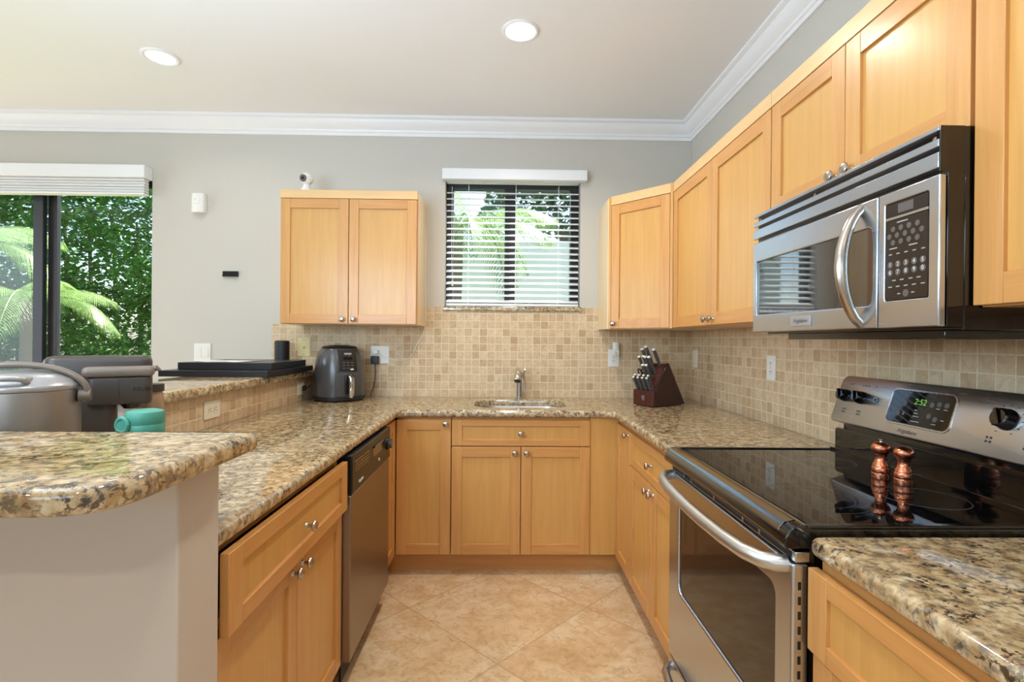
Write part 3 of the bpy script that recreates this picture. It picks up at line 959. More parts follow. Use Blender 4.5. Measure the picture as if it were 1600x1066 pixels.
q.xf(MP)
pq.add(q.v, q.f, 1)
pn = pq.build('control_panel', ['steel', 'print_dark'], rg)
text('logo', 'Frigidaire', .0155, 'print_dark', pn, MP @ Matrix.Translation((.335, .0165, .0003)), .4, .0001, 1.15)
def rknob(x, y, r=.0195):
    q = M().lathe([(0, 0), (r * 1.08, 0), (r * 1.08, .004), (r, .008), (r * .93, .022), (r * .8, .025), (0, .0255)], (0, 0, 0), 32)
    q.box(-.0045, .0045, -r * .86, r * .86, .024, .031)
    k = q.xf(MP @ Matrix.Translation((x, y, .0003)) @ Matrix.Rotation(.4, 4, 'Z')).build('knob', 'black_enamel', pn, .0012)
rknob(.042, .093); rknob(.118, .093); rknob(.602, .097, .024); rknob(.700, .097, .024)
q = M().box(.181, .187, .085, .101, .0003, .007).box(.178, .190, .089, .097, .0003, .004)
q.xf(MP).build('rocker_switch', 'black_enamel', pn)
# ------------------------------------------------------------------ microwave
XM, YM, MW = .868, 1.7555, .7575
mw = thing('microwave', 'over the range stainless microwave oven with black sides and curved handle', 'microwave', (XM, YM, 0), R_R)
q = M().box(.002, MW - .002, .052, .392, 1.3265, 1.7345).box(.002, MW - .002, .017, .052, 1.3335, 1.733).box(MW - .0045, MW - .001, .0, .052, 1.6425, 1.735)
q.box(.17, MW - .02, .03, .36, 1.308, 1.327)
q.build('body', 'black_enamel', mw, .002)
q = M()
for z0, z1 in ((1.7255, 1.7345), (1.694, 1.7095), (1.6515, 1.683)): q.box(.001, MW - .005, .0, .02, z0, z1)
q.build('vent_louver', 'steel', mw, .0015)
for x in (.03, .33, .73): M().lathe([(0, 0), (.005, 0), (.005, .006), (0, .007)], (x, .0168, 1.717), 12, 'y').build('screw', 'nickel', mw)
mwin = [(.024, 1.392), (.560, 1.388), (.568, 1.394), (.574, 1.43), (.574, 1.53), (.568, 1.566), (.560, 1.573), (.024, 1.573)]
md_ = weld(plate([(.001, 1.333), (.588, 1.333), (.588, 1.638), (.001, 1.638)], mwin, 0, .014).build('door', 'steel', mw, .003, 3))
q = M().loops([[(x, .006, z) for x, z in offset(mwin, -.001)], [(x, .016, z) for x, z in offset(mwin, -.001)]])
mg = q.build('window', 'micro_glass', md_)
hp = []
for k in range(17):
    t = k / 16; a = (t - .5) * 2
    hp.append((.533, .004 - .052 * (1 - a * a) ** .75, 1.342 + .286 * t))
M().tube(hp, [.011 + .004 * (1 - abs(k / 8 - 1)) for k in range(17)], 16, flat=(1, 1.0)).build('handle', 'nickel', md_)
q = M().box(.240, .338, -.004, -.0003, 1.347, 1.376)
bd = q.build('badge', 'silver_paint', md_, .0008)
text('logo', 'Frigidaire', .0165, 'print_dark', md_, at(.289, -.0043, 1.3615), .35, .0001, 1.1)
ctl = weld(plate([(.5915, 1.333), (MW - .001, 1.333), (MW - .001, 1.638), (.5915, 1.638)], rrect(.611, .730, 1.394, 1.612, .004, 2), 0, .014).build('control_panel', 'steel', mw, .003, 3))
q = M().box(.612, .729, .0, .012, 1.5745, 1.580)
q.box(.6115, .7295, .004, .02, 1.3945, 1.6115, 1)
q.build('bezel', ['steel', 'black_plastic'], ctl)
dsp = M().prism(rrect(.613, .728, 1.582, 1.610, .004, 3), 'y', .0015, .0042).build('display', 'keypad', mw)
M().prism(rrect(.648, .690, 1.586, 1.606, .001, 2), 'y', .0008, .0016).build('display_screen', 'key_grey', dsp)
q = M().prism(rrect(.613, .728, 1.396, 1.573, .004, 3), 'y', .0015, .0042)
for row, (z, n, x0) in enumerate(((1.553, 4, .634), (1.538, 5, .623), (1.523, 4, .634))):
    for i in range(n): q.lathe([(0, 0), (.0062, 0), (.0062, .0006), (0, .0007)], (x0 + i * .0222, .0015, z), 14, 'y', 1)
for r_ in range(2):
    for i in range(5): q.lathe([(0, 0), (.0075, 0), (.0075, .0006), (0, .0007)], (.6265 + i * .0222, .0015, 1.474 - r_ * .0175), 16, 'y', 1)
q.lathe([(0, 0), (.008, 0), (.008, .0006), (0, .0007)], (.671, .0015, 1.408), 16, 'y', 1)
for z, xs, l in ((1.566, (.660,), .03), (1.510, (.635, .69), .022), (1.497, (.627, .649, .671, .693, .716), .009), (1.4385, (.638, .660, .684, .705), .010), (1.4245, (.627, .649, .671, .693, .716), .010), (1.408, (.652, .690), .008)):
    for x in xs: q.box(x - l / 2, x + l / 2, .0009, .0016, z - .0012, z + .0012, 2)
kp = q.build('keypad', ['keypad', 'key_grey', 'print_grey'], mw)
for i, ch in enumerate('1234567890'):
    text('digit', ch, .0125, 'print_white', kp, at(.6265 + (i % 5) * .0222, .0007, 1.474 - (i // 5) * .0175), 0, .0001)

# ------------------------------------------------------------------ copper mills
def mill(x, y, label, salt):
    t = thing('salt_mill' if salt else 'pepper_mill', label, 'mill', (x, y, .9275))
    M().lathe([(0, 0), (.0215, 0), (.022, .003), (.022, .015), (.0205, .017), (.0215, .019), (.0215, .030), (.0200, .033), (.0190, .0345), (.0200, .036), (.0195, .039), (.0150, .047), (.0128, .056), (.0130, .061), (.0148, .0655), (.0152, .067), (0, .067)], (0, 0, 0), 36).build('body', 'copper', t)
    M().lathe([(0, .0672), (.0150, .0672), (.0158, .069), (.0200, .073), (.0228, .079), (.0232, .085), (.0215, .091), (.0165, .0965), (.0090, .100), (0, .101)], (0, 0, 0), 36).build('cap', 'copper', t)
    if not salt: M().lathe([(0, .1005), (.004, .1005), (.0035, .103), (.0058, .106), (.0058, .109), (.003, .111), (0, .111)], (0, 0, 0), 20).build('finial', 'nickel', t)
mill(1.040, 1.378, 'copper pepper mill with small metal knob on top, left one on the cooktop', False)
mill(1.056, 1.318, 'smooth topped copper salt mill, right one on the cooktop', True)

# ------------------------------------------------------------------ knife block and knives
KA = radians(-58)
KL, KW = .275, .155
B0 = Vector((.876, 2.925, ZC))
kx, ky = Vector((cos(KA), sin(KA), 0)), Vector((-sin(KA), cos(KA), 0))
org = B0 - kx * KW
kb = thing('knife_block', 'dark reddish brown wooden knife block in the worktop corner', 'knife block', tuple(org), KA)
for x in (.012, KW - .012):
    for y in (.02, KL - .03): M().lathe([(.008, 0.0003), (.008, .006)], (x, y, 0), 10).build('foot', 'black_plastic', kb)
side = [(.0, .006), (KL, .006), (.128, .252), (.105, .252), (.030, .135), (.030, .094), (.0, .094)]
q = M().prism([(a, b) for a, b in side], 'x', .012, KW - .012)
q.build('core', 'walnut', kb, .0012)
for a, b in ((0, .0118), (KW - .0118, KW)):
    M().prism([(.0, .006), (KL, .006), (.128, .256), (.112, .256), (.030, .128), (.030, .096), (.0, .096)], 'x', a, b).build('side_board', 'walnut_side', kb, .0012)
M().box(.0, KW, -.004, -.0003, .006, .096).build('front_board', 'walnut', kb, .0012)
q = M().box(.066, .088, -.0046, -.0042, .046, .048).box(.066, .088, -.0046, -.0042, .062, .064).box(.066, .068, -.0046, -.0042, .046, .064).box(.086, .088, -.0046, -.0042, .046, .064).box(.073, .075, -.0046, -.0042, .049, .061).box(.073, .081, -.0046, -.0042, .058, .060).box(.073, .079, -.0046, -.0042, .0535, .0553).box(.068, .086, -.0046, -.0042, .038, .0405)
q.build('emblem', 'print_grey', kb)
KM = Matrix.Translation(org) @ Matrix.Rotation(KA, 4, 'Z')
def knife(base, direc, ln, r, label, name='knife', group='knives in the block'):
    p = KM @ Vector(base)
    dq = (KM.to_3x3() @ Vector(direc)).normalized()
    t = thing(name, label, 'knife', tuple(p), 0, group)
    rot = dq.to_track_quat('Z', 'Y').to_matrix().to_4x4()
    xq = rot
    M().tube([(0, 0, -.03), (0, 0, .004)], [.004, .005], 10, flat=(.5, 1.5)).xf(xq).build('blade', 'steel_satin', t)
    M().tube([(0, 0, .003), (0, 0, .012), (0, 0, ln * .55), (0, 0, ln - .006)], [r, r * .86, r * 1.02, r], 14, flat=(1, .8)).xf(xq).build('handle', 'handle_dark', t)
    M().tube([(0, 0, ln - .006), (0, 0, ln), (0, 0, ln + .002)], [r * 1.02, r * 1.02, r * .6], 14, flat=(1, .8)).xf(xq).build('end_cap', 'cap_metal', t)
sn = Vector((0, -.50, .866))
for i in range(4):
    for j in range(2):
        x = .026 + i * .034 + j * .004
        row = 'front' if j == 0 else 'rear'
        pos = ('leftmost', 'second from left', 'third from left', 'rightmost')[i]
        knife((x, .006 + j * .015, .099), (-.06, -.42, .90), .082 + .016 * j, .0082, 'short dark handled steak knife, %s in %s row of the knife block' % (pos, row), 'steak_knife', 'steak knives in the block')
def slotp(s): return (.030 + .075 * s, .135 + .117 * s)
for (x, s_, ln, r, lb) in (
        (.118, .88, .115, .0115, 'dark handled knife standing alone at top right of the block'),
        (.066, .86, .135, .0115, 'highest dark handled kitchen knife at top of the block'),
        (.042, .78, .130, .0115, 'dark handled knife at top left of the block, just below the highest'),
        (.026, .52, .110, .0095, 'dark handled knife at far left of the middle row'),
        (.056, .56, .110, .0090, 'thin dark handled knife second in the middle row'),
        (.078, .50, .115, .0115, 'thick dark handled knife third in the middle row'),
        (.106, .50, .115, .0115, 'thick dark handled knife at right of the middle row'),
        (.078, .17, .105, .0100, 'dark handled knife left of the pair above the steak knives'),
        (.104, .17, .105, .0100, 'dark handled knife right of the pair above the steak knives')):
    y, z = slotp(s_)
    knife((x, y - .003, z + .002), tuple(sn), ln, r, lb, 'kitchen_knife', 'kitchen knives in the block')
y, z = slotp(.22)
t = thing('scissors', 'black handled kitchen scissors at left in the knife block', 'scissors', tuple(KM @ Vector((.040, y - .003, z + .002))), KA, None)
q = M().tube([(0, 0, -.03), (0, -.002, .004)], [.004, .005], 8, flat=(.5, 1.6)); q.xf(sn.to_track_quat('Z', 'X').to_matrix().to_4x4()); q.build('blade', 'steel_satin', t)
rot = sn.to_track_quat('Z', 'X').to_matrix().to_4x4()
for sx in (-1, 1):
    q = M(); pts = []
    for k in range(15):
        a = 2 * pi * k / 14
        pts.append((.0, sx * .014 + .012 * cos(a), .040 + .024 * sin(a)))
    q.tube(pts, .0042, 8); q.tube([(0, 0, 0), (0, sx * .010, .018)], .0045, 8)
    q.xf(rot).build('handle_loop', 'black_plastic', t)

# ------------------------------------------------------------------ wall plates
def wall_plate(kind, label, loc, rz, w_, h_, mat='white_plastic', group=None, name='wall_outlet', cat='outlet'):
    t = thing(name, label, cat, loc, rz, group)
    M().prism(rrect(-w_ / 2, w_ / 2, -h_ / 2, h_ / 2, .003, 3), 'y', -.006, -.0004).build('cover_plate', mat, t, .0012)
    if kind == 'duplex':
        for z in (-.020, .020):
            d = M().prism(rrect(-.0165, .0165, z - .014, z + .014, .009, 4), 'y', -.0078, -.006).build('socket', mat, t, .0006)
            M().box(-.007, -.0045, -.0083, -.0077, z - .002, z + .007).box(.0045, .007, -.0083, -.0077, z - .002, z + .007).lathe([(0, 0), (.0022, 0), (.0022, .0006), (0, .0006)], (0, -.0077, z - .008), 8, 'y').build('slot', 'black_matte', d)
        M().lathe([(0, 0), (.003, 0), (.002, .001), (0, .001)], (0, -.006, 0), 10, 'y').build('screw', 'nickel', t)
    elif kind == 'duplex_h':
        for x in (-.020, .020):
            d = M().prism(rrect(x - .014, x + .014, -.0165, .0165, .009, 4), 'y', -.0078, -.006).build('socket', mat, t, .0006)
            M().box(x - .002, x + .007, -.0083, -.0077, -.007, -.0045).box(x - .002, x + .007, -.0083, -.0077, .0045, .007).lathe([(0, 0), (.0022, 0), (.0022, .0006), (0, .0006)], (x - .008, -.0077, 0), 8, 'y').build('slot', 'black_matte', d)
    elif kind == 'rocker2':
        for x in (-.023, .023):
            M().box(x - .0165, x + .0165, -.0085, -.006, -.033, .033).build('rocker', mat, t, .001)
    elif kind == 'blank':
        M().lathe([(0, 0), (.003, 0), (.002, .001), (0, .001)], (0, -.006, .030), 10, 'y').lathe([(0, 0), (.003, 0), (.002, .001), (0, .001)], (0, -.006, -.030), 10, 'y').build('screw', 'nickel', t)
    elif kind == 'jack':
        M().lathe([(0, 0), (.003, 0), (.002, .001), (0, .001)], (0, -.006, .048), 10, 'y').lathe([(0, 0), (.003, 0), (.002, .001), (0, .001)], (0, -.006, -.048), 10, 'y').build('screw', 'black_matte', t)
        M().lathe([(0, 0), (.008, 0), (.008, .002), (.005, .002), (.005, .012), (0, .012)], (0, -.006, 0), 16, 'y').build('coax_jack', 'nickel', t)
    elif kind == 'two_gang':
        for z in (-.020, .020):
            d = M().prism(rrect(-.023 - .0165, -.023 + .0165, z - .014, z + .014, .009, 4), 'y', -.0078, -.006).build('socket', mat, t, .0006)
        M().box(.023 - .0165, .023 + .0165, -.008, -.006, -.033, .033).build('rocker', mat, t, .001)
    return t
wall_plate('two_gang', 'double width white outlet plate on tile between air fryer and sink', (-.8185, TY, 1.1935), 0, .121, .115)
wall_plate('jack', 'ivory cable jack plate on tile under the left wall cabinet', (-1.323, TY, 1.2405), 0, .082, .123, 'ivory_plastic', name='jack_plate', cat='wall plate')
wall_plate('duplex', 'white outlet on back tile holding the night light, left of knife block', (.749, TY, 1.184), 0, .074, .116)
wall_plate('blank', 'plain cream wall plate on right tile near the corner above knife block', (1.2625, 3.306, 1.186), R_R, .074, .115, 'cream_plastic', name='blank_plate', cat='wall plate')
wall_plate('duplex', 'white outlet on the right tile wall left of the range', (1.2625, 2.363, 1.179), R_R, .076, .116)
wall_plate('duplex_h', 'cream outlet set sideways in low bar wall tile with nothing plugged in', (-1.2457, 2.206, .9915), R_L, .118, .076, 'cream_plastic')
wall_plate('duplex_h', 'cream outlet on low bar wall beside air fryer with black plug in it', (-1.2457, 3.168, .9905), R_L, .104, .082, 'cream_plastic')
wall_plate('rocker2', 'white double light switch on the wall behind the raised bar', (-1.998, D, 1.200), 0, .108, .120, name='light_switch', cat='light switch')

# night light
t = thing('night_light', 'white plug in night light in the outlet left of the knife block', 'night light', (.760, TY - .009, 1.226))
M().prism(rrect(-.02, .02, -.025, .015, .008, 4), 'y', -.030, 0).build('plug_body', 'white_plastic', t, .002)
M().lathe([(0, .012), (.019, .012), (.022, .016), (.022, .060), (.019, .064), (0, .064)], (0, -.017, 0), 24, sy=.7).build('lamp_shade', 'white_plastic', t)
M().box(-.008, .008, -.0312, -.0301, -.018, -.004).build('sensor', 'ivory_plastic', t)

# plugs and cords at the double outlet
t = thing('power_adapter', 'black square power adapter plugged into double outlet beside the air fryer', 'power adapter', (-.846, TY - .0085, 1.160))
M().prism(rrect(-.025, .025, -.026, .026, .007, 4), 'y', -.034, 0).build('case', 'black_plastic', t, .003)
q = M().tube([(.0, -.016, -.024), (.004, -.020, -.07), (.002, -.022, -.13), (-.006, -.026, -.18), (-.018, -.034, -.215), (-.024, -.040, -.238)], .0028, 8)
q.build('cord', 'black_plastic', t)
t = thing('phone_charger', 'small white plug in the upper socket of the double outlet with white cord', 'charger', (-.842, TY - .0085, 1.212))
M().prism(rrect(-.014, .014, -.012, .012, .004, 3), 'y', -.026, 0).build('plug', 'white_plastic', t, .002)
pts = [(.0, -.026, -.002), (.015, -.032, -.004), (.055, -.012, -.032), (.12, -.004, -.050), (.19, -.002, -.052), (.225, -.002, -.035), (.25, -.004, .005), (.268, -.004, .050), (.295, -.004, .090), (.316, -.006, .140), (.324, -.012, .182)]
def smooth(pts, n=6):
    P = [Vector(p) for p in pts]; out_ = []
    for i in range(len(P) - 1):
        p0, p1, p2, p3 = P[max(i - 1, 0)], P[i], P[i + 1], P[min(i + 2, len(P) - 1)]
        for k in range(n):
            t_ = k / n
            out_.append(.5 * ((2 * p1) + (-p0 + p2) * t_ + (2 * p0 - 5 * p1 + 4 * p2 - p3) * t_ ** 2 + (-p0 + 3 * p1 - 3 * p2 + p3) * t_ ** 3))
    return out_ + [P[-1]]
pts += [(.327, -.020, .30), (.326, -.03, .50), (.327, -.022, .72), (.322, -.03, .85)]
M().tube(smooth(pts), .0021, 8).build('cord', 'white_plastic', t)

# ------------------------------------------------------------------ air fryer
af = thing('air_fryer', 'dark grey air fryer with chrome basket handle beside the raised bar', 'air fryer', (-1.028, 3.235, ZC), radians(38))
def rsec(rx, ry, z, e=2.6, seg=40):
    lp = []
    for k in range(seg):
        a = 2 * pi * k / seg
        c_, s_ = cos(a), sin(a)
        lp.append((rx * math.copysign(abs(c_) ** (2 / e), c_), ry * math.copysign(abs(s_) ** (2 / e), s_), z))
    return lp
M().loops([rsec(.132, .136, .0006), rsec(.146, .150, .008), rsec(.148, .152, .026), rsec(.147, .151, .030)]).build('base', 'black_matte', af)
bdy = M().loops([rsec(.145, .149, .0305), rsec(.148, .152, .05), rsec(.1465, .150, .12), rsec(.142, .146, .19), rsec(.134, .139, .25), rsec(.122, .128, .30), rsec(.106, .112, .322)]).build('body', 'charcoal', af)
M().loops([rsec(.100, .106, .3225), rsec(.102, .108, .330), rsec(.092, .098, .338), rsec(.05, .05, .342)]).build('lid', 'black_plastic', af)
def surf(z):     # front surface y of the body
    tab = [(.03, .149), (.05, .152), (.12, .150), (.19, .146), (.25, .139), (.30, .128), (.322, .112)]
    for (a, b), (c_, d_) in zip(tab, tab[1:]):
        if a <= z <= c_: return -(b + (d_ - b) * (z - a) / (c_ - a))
    return -.112
q = M()
for sx0, sx1, z0, z1, yy in ((-.055, .055, .185, .318, .004),):
    L = []
    for z in (z0, z0 + .02, .25, .285, .305, z1):
        L.append([(x, surf(min(z, .31)) - yy + .10 * x * x * 10 * .4, z) for x in (sx0, sx0 * .5, 0, sx1 * .5, sx1)] + [(x, -.06, z) for x in (sx1, 0, sx0)])
    q.loops(L)
for z in (.205, .222, .239):
    for x in (-.026, 0, .026):
        q.box(x - .008, x + .008, surf(z) - .0055, surf(z) - .0035, z - .0028, z + .0028, 1)
pnl = q.build('control_panel', ['black_plastic', 'key_grey'], af, .0008)
def on(z, d): return Matrix.Translation((0, surf(z) - d, z)) @ Matrix.Rotation(math.atan2(.03, .12), 4, 'X').inverted() @ FRONT
text('logo', 'NINJA', .017, 'print_white', pnl, on(.292, .0060), .15, .0004)
M().box(-.026, .026, surf(.264) - .0066, surf(.264) - .0035, .256, .272).build('display', 'black_glass', pnl)
M().box(.012, .032, surf(.20) - .0066, surf(.20) - .005, .194, .201).build('print', 'print_white', pnl)
L = []
for x0, z0, z1 in ((0, .034, .172),):
    q = M()
    for z in (.034, .10, .172): L.append([(x, surf(z) - .0035 + .04 * x * x * 10 * .4, z) for x in (-.075, -.035, 0, .035, .075)] + [(x, -.06, z) for x in (.075, 0, -.075)])
    q.loops(L)
dr_ = q.build('basket_drawer', 'charcoal', af, .003)
M().box(-.024, .024, -.166, -.153, .048, .165).build('handle_recess', 'black_plastic', dr_, .004)
q = M().tube([(0, -.160, .160), (0, -.185, .158), (0, -.200, .146), (0, -.204, .10), (0, -.200, .05), (0, -.192, .034)], [.011, .013, .014, .0145, .014, .011], 14, flat=(1, 1.15))
q.build('handle', 'chrome', dr_)
q = M()
for k in range(7): q.box(-.05, .05, -.046 + k * .014, -.040 + k * .014, .340, .3445)
q.build('vent_grille', 'black_matte', af, .001)
q = M().tube([(.13, .08, .02), (.165, .075, .05), (.168, .07, .10), (.150, .072, .125)], .0028, 8)
q.build('cord', 'black_plastic', af)
t = thing('power_plug', 'black plug in the low bar wall outlet left of the air fryer', 'plug', (-1.2370, 3.186, .990), R_L)
M().prism(rrect(-.017, .017, -.016, .016, .005, 3), 'y', -.016, 0).build('plug', 'black_plastic', t, .003)
M().tube(smooth([(0, -.014, 0), (.004, -.026, .002), (.014, -.034, .010), (.034, -.036, .016)], 5), [.005] * 6 + [.0035] * 10, 10).build('cord', 'black_plastic', t)

# ------------------------------------------------------------------ things on the raised bar
bx = thing('flat_board', 'large flat black two tier board lying on the raised bar', 'board', (-1.45, 2.90, 1.1007))
M().box(-.275, .270, -.315, .300, 0, .031).build('lower_board', 'ebony', bx, .002)
M().box(-.235, .250, -.225, .235, .0313, .068).build('upper_board', 'ebony', bx, .002)
pp = M()
L = []
for i in range(7):
    L.append([(-.15 + .30 * i / 6, -.10 + .03 * (i % 2) * .1, .0006 + .0025 * sin(i * 1.3) ** 2), (-.15 + .30 * i / 6, .10, .0006 + .0025 * sin(i * 1.1 + 1) ** 2)])
vv = [p for l in L for p in l]
fs = [(2 * i, 2 * i + 2, 2 * i + 3, 2 * i + 1) for i in range(6)]
pp.add(vv, fs)
po = pp.build('paper_sheet', 'paper')
md2 = po.modifiers.new('thick', 'SOLIDIFY'); md2.thickness = .0004; md2.offset = 1
po.location = (-1.52, 2.83, 1.1694)
tag(po, 'white sheet of paper lying on the black board on the bar', 'paper')
sp = thing('smart_speaker', 'small black cylinder speaker on the bar in front of left tile edge', 'speaker', (-1.405, 3.275, 1.1008))
M().lathe([(0, 0), (.040, 0), (.044, .003), (.0445, .012), (.0445, .172), (.042, .180), (.038, .182), (0, .182)], (0, 0, 0), 36).build('body', 'black_matte', sp)
M().lathe([(0, .1822), (.036, .1822), (.034, .1832), (0, .1832)], (0, 0, 0), 32).build('top_ring', 'black_plastic', sp)

# ------------------------------------------------------------------ left counter appliances
def rbox(q, x0, x1, y0, y1, z0, z1, r, rt=.008, mi=0):
    o_ = rrect(x0, x1, y0, y1, r, 6)
    L = []
    for k in range(4):
        a = .5 * pi * k / 3
        L.append([(x, y, z0 + rt * (1 - sin(a))) for x, y in offset(o_, rt * (1 - cos(a)))][:])
    L = L[::-1]
    L = [[(x, y, z0 + rt * (1 - cos(.5 * pi * k / 3))) for x, y in offset(o_, rt * (1 - sin(.5 * pi * k / 3)))] for k in range(4)]
    L += [[(x, y, z1 - rt * (1 - sin(.5 * pi * k / 3))) for x, y in offset(o_, rt * (1 - cos(.5 * pi * k / 3)))] for k in range(4)]
    q.loops(L, mi=mi)
    return q
cm = thing('coffee_maker', 'dark brown pod coffee maker behind the near bar end', 'coffee maker', (-1.226, 1.58, ZC), radians(33))
rbox(M(), -.131, .038, -.055, .072, .0005, .200, .028, .008).build('tower', 'dark_brown', cm)
rbox(M(), -.133, .128, -.040, .078, .200, .326, .034, .020).build('water_tank', 'dark_brown', cm)
hd = rbox(M(), -.028, .128, -.072, .060, .181, .2635, .018, .006).build('brew_head', 'dark_brown', cm)
M().box(.048, .0488, -.0725, -.0715, .186, .259).build('seam', 'black_matte', hd)
rg_ = rbox(M(), -.040, .136, -.080, .064, .2640, .2955, .0148, .013)
rg_.tube([(.126, -.050, .283), (.140, -.053, .288), (.152, -.055, .281)], [.012, .009, .002], 12, flat=(1, 1.5))
rg_.build('handle', 'taupe', cm)
M().lathe([(.0, 0), (.020, 0), (.028, .012), (.030, .020), (0, .020)], (.075, .0, .162), 24).build('brew_spout', 'black_plastic', hd)
rbox(M(), .040, .134, -.055, .070, .0005, .022, .012, .005).build('drip_tray', 'black_plastic', cm)
def bendf(co):
    s_ = co.x
    x0, y0 = .110, -.0723
    if s_ < 0:
        return Vector((x0 + s_, y0, .225 + co.y))
    a = s_ / .0185
    if a < pi / 2:
        return Vector((x0 + .0188 * sin(a), y0 + .0188 * (1 - cos(a)), .225 + co.y))
    return Vector((x0 + .0188, y0 + .0188 + (s_ - .0185 * pi / 2), .225 + co.y))
text('logo', 'KEURIG', .0165, 'black_matte', hd, None, 0, .0001, 1.0, 'CENTER', bendf)

pc = thing('multi_cooker', 'stainless steel cooker with grey lid and arched brown handle at left edge', 'cooker', (-1.172, 1.252, ZC), radians(30))
M().lathe([(0, .0005), (.112, .0005), (.119, .006), (.120, .02), (.120, .252), (.118, .256), (0, .256)], (0, 0, 0), 56).build('body', 'pot_steel', pc)
ld = M().lathe([(0, .2562), (.1205, .2562), (.122, .259), (.122, .266), (.120, .269), (.110, .282), (.088, .293), (.050, .300), (0, .302)], (0, 0, 0), 56).build('lid', 'silver_paint', pc)
hp = smooth([(-.042, -.085, .284), (-.040, -.108, .282), (-.032, -.119, .288), (0, -.124, .290), (.032, -.119, .288), (.040, -.108, .282), (.042, -.085, .284)], 4)
M().tube(hp, .0075, 12, flat=(1, 1)).build('lid_handle', 'silver_paint', ld)
ap = []
for k in range(25):
    a = pi * k / 24
    ap.append((-.136 * cos(a), -.020, .238 + .078 * sin(a) ** .85))
q = M()
L = []
for i, p in enumerate(ap):
    p = Vector(p)
    tq = (Vector(ap[min(i + 1, 24)]) - Vector(ap[max(i - 1, 0)])).normalized()
    nn = Vector((0, 1, 0)); bb = tq.cross(nn)
    L.append([p + nn * (.013 * cos(u)) + bb * (.0080 * sin(u)) for u in [2 * pi * k / 12 for k in range(12)]])
q.loops(L)
for sx in (-1, 1): q.lathe([(0, .119 * sx), (.015, .119 * sx), (.015, .143 * sx), (0, .143 * sx)], (0, -.020, .238), 18, 'x')
q.build('carry_handle', 'taupe', pc)

wb_ = thing('water_bottle', 'pale water bottle with teal loop lid beside the coffee maker', 'bottle', (-.826, 1.195, ZC))
M().lathe([(0, .0005), (.034, .0005), (.0365, .004), (.0365, .150), (.034, .158), (.034, .163), (0, .163)], (0, 0, 0), 32).build('body', 'pale_pink', wb_)
ldq = M().lathe([(0, .1632), (.0385, .1632), (.039, .166), (.039, .184), (.0383, .185), (.039, .186), (.039, .205), (.036, .213), (.026, .2165), (0, .217)], (0, 0, 0), 40).build('lid', 'teal', wb_)
q = M(); pts = []
for k in range(17):
    a = 2 * pi * k / 16
    pts.append((-.024 + .014 * cos(a), -.0385 - .002 * cos(a), .186 + .016 * sin(a)))
q.tube(pts, .0046, 10); q.lathe([(0, 0), (.011, 0), (.011, .006), (0, .006)], (-.024, -.034, .186), 16, 'y')
q.build('carry_loop', 'teal', ldq)

jr = thing('jar', 'glossy beige jar with dark striped lid standing behind the coffee maker', 'jar', (-1.207, 1.772, ZC))
M().lathe([(0, .0005), (.036, .0005), (.040, .006), (.040, .165), (.036, .185), (.034, .198), (0, .198)], (0, 0, 0), 32).build('body', 'jar_fill', jr)
q = M()
L = []
for z in (.1983, .224):
    L.append([((.0385 + .0012 * (k % 2)) * cos(2 * pi * k / 48), (.0385 + .0012 * (k % 2)) * sin(2 * pi * k / 48), z) for k in range(48)])
q.loops(L); q.build('lid', 'dark_brown', jr)

# ------------------------------------------------------------------ things on the back wall and cabinet top
t = thing('motion_sensor', 'white motion sensor on the wall right of the sliding door', 'sensor', (-2.019, D - .0005, 2.1875))
q = M()
L = []
for z in (-.0635, .0635): L.append([(-.043, -.0, z), (-.043, -.028, z), (-.030, -.040, z), (-.005, -.046, z), (.020, -.044, z), (.038, -.036, z), (.043, -.024, z), (.043, 0, z)])
q.loops(L); bdq = q.build('body', 'white_plastic', t, .004, 3)
M().prism(rrect(-.028, .020, -.008, .030, .004, 3), 'y', -.0475, -.040).build('lens_window', 'white_plastic', t, .002)
M().box(-.010, -.004, -.0486, -.0476, .018, .022).build('indicator', 'print_grey', t)
t = thing('wall_bracket', 'small black bar fixed to the bare wall left of the left wall cabinet', 'bracket', (-1.815, D - .0005, 1.7235))
M().box(-.051, .051, -.012, 0, -.018, .018).build('bar', 'black_matte', t, .002)
M().box(-.048, .048, -.022, -.0122, -.018, -.010).box(-.048, .048, -.0135, -.0122, -.008, .014).build('ledge', 'black_plastic', t, .001)

ca = thing('security_camera', 'white round security camera on top of the left wall cabinet', 'camera', (-1.222, 3.185, 2.1962))
M().lathe([(0, 0), (.044, 0), (.045, .004), (.038, .016), (.026, .034), (.020, .050), (.018, .062), (0, .064)], (0, 0, 0), 32).build('base', 'white_plastic', ca)
L = []
prf = [(.0385 * sin(pi * k / 14), .092 - .0385 * cos(pi * k / 14)) for k in range(15)]
hdq = M().lathe(prf, (0, 0, 0), 36).build('head', 'white_plastic', ca)
dl = Vector((-.30, -.93, -.12)).normalized()
rq = Matrix.Translation((0, 0, .092)) @ dl.to_track_quat('Z', 'Y').to_matrix().to_4x4()
M().lathe([(0, .033), (.0225, .033), (.0225, .0395), (.018, .0405), (0, .0405)], (0, 0, 0), 28).xf(rq).build('lens_ring', 'key_grey', hdq)
M().lathe([(0, .0406), (.011, .0406), (.009, .043), (0, .0435)], (0, 0, 0), 24).xf(rq).build('lens', 'lens', hdq)
M().tube([(-.036, -.012, .010), (-.055, -.02, .012), (-.066, -.02, .018)], [.004, .004, .004], 8).build('plug', 'handle_dark', ca)

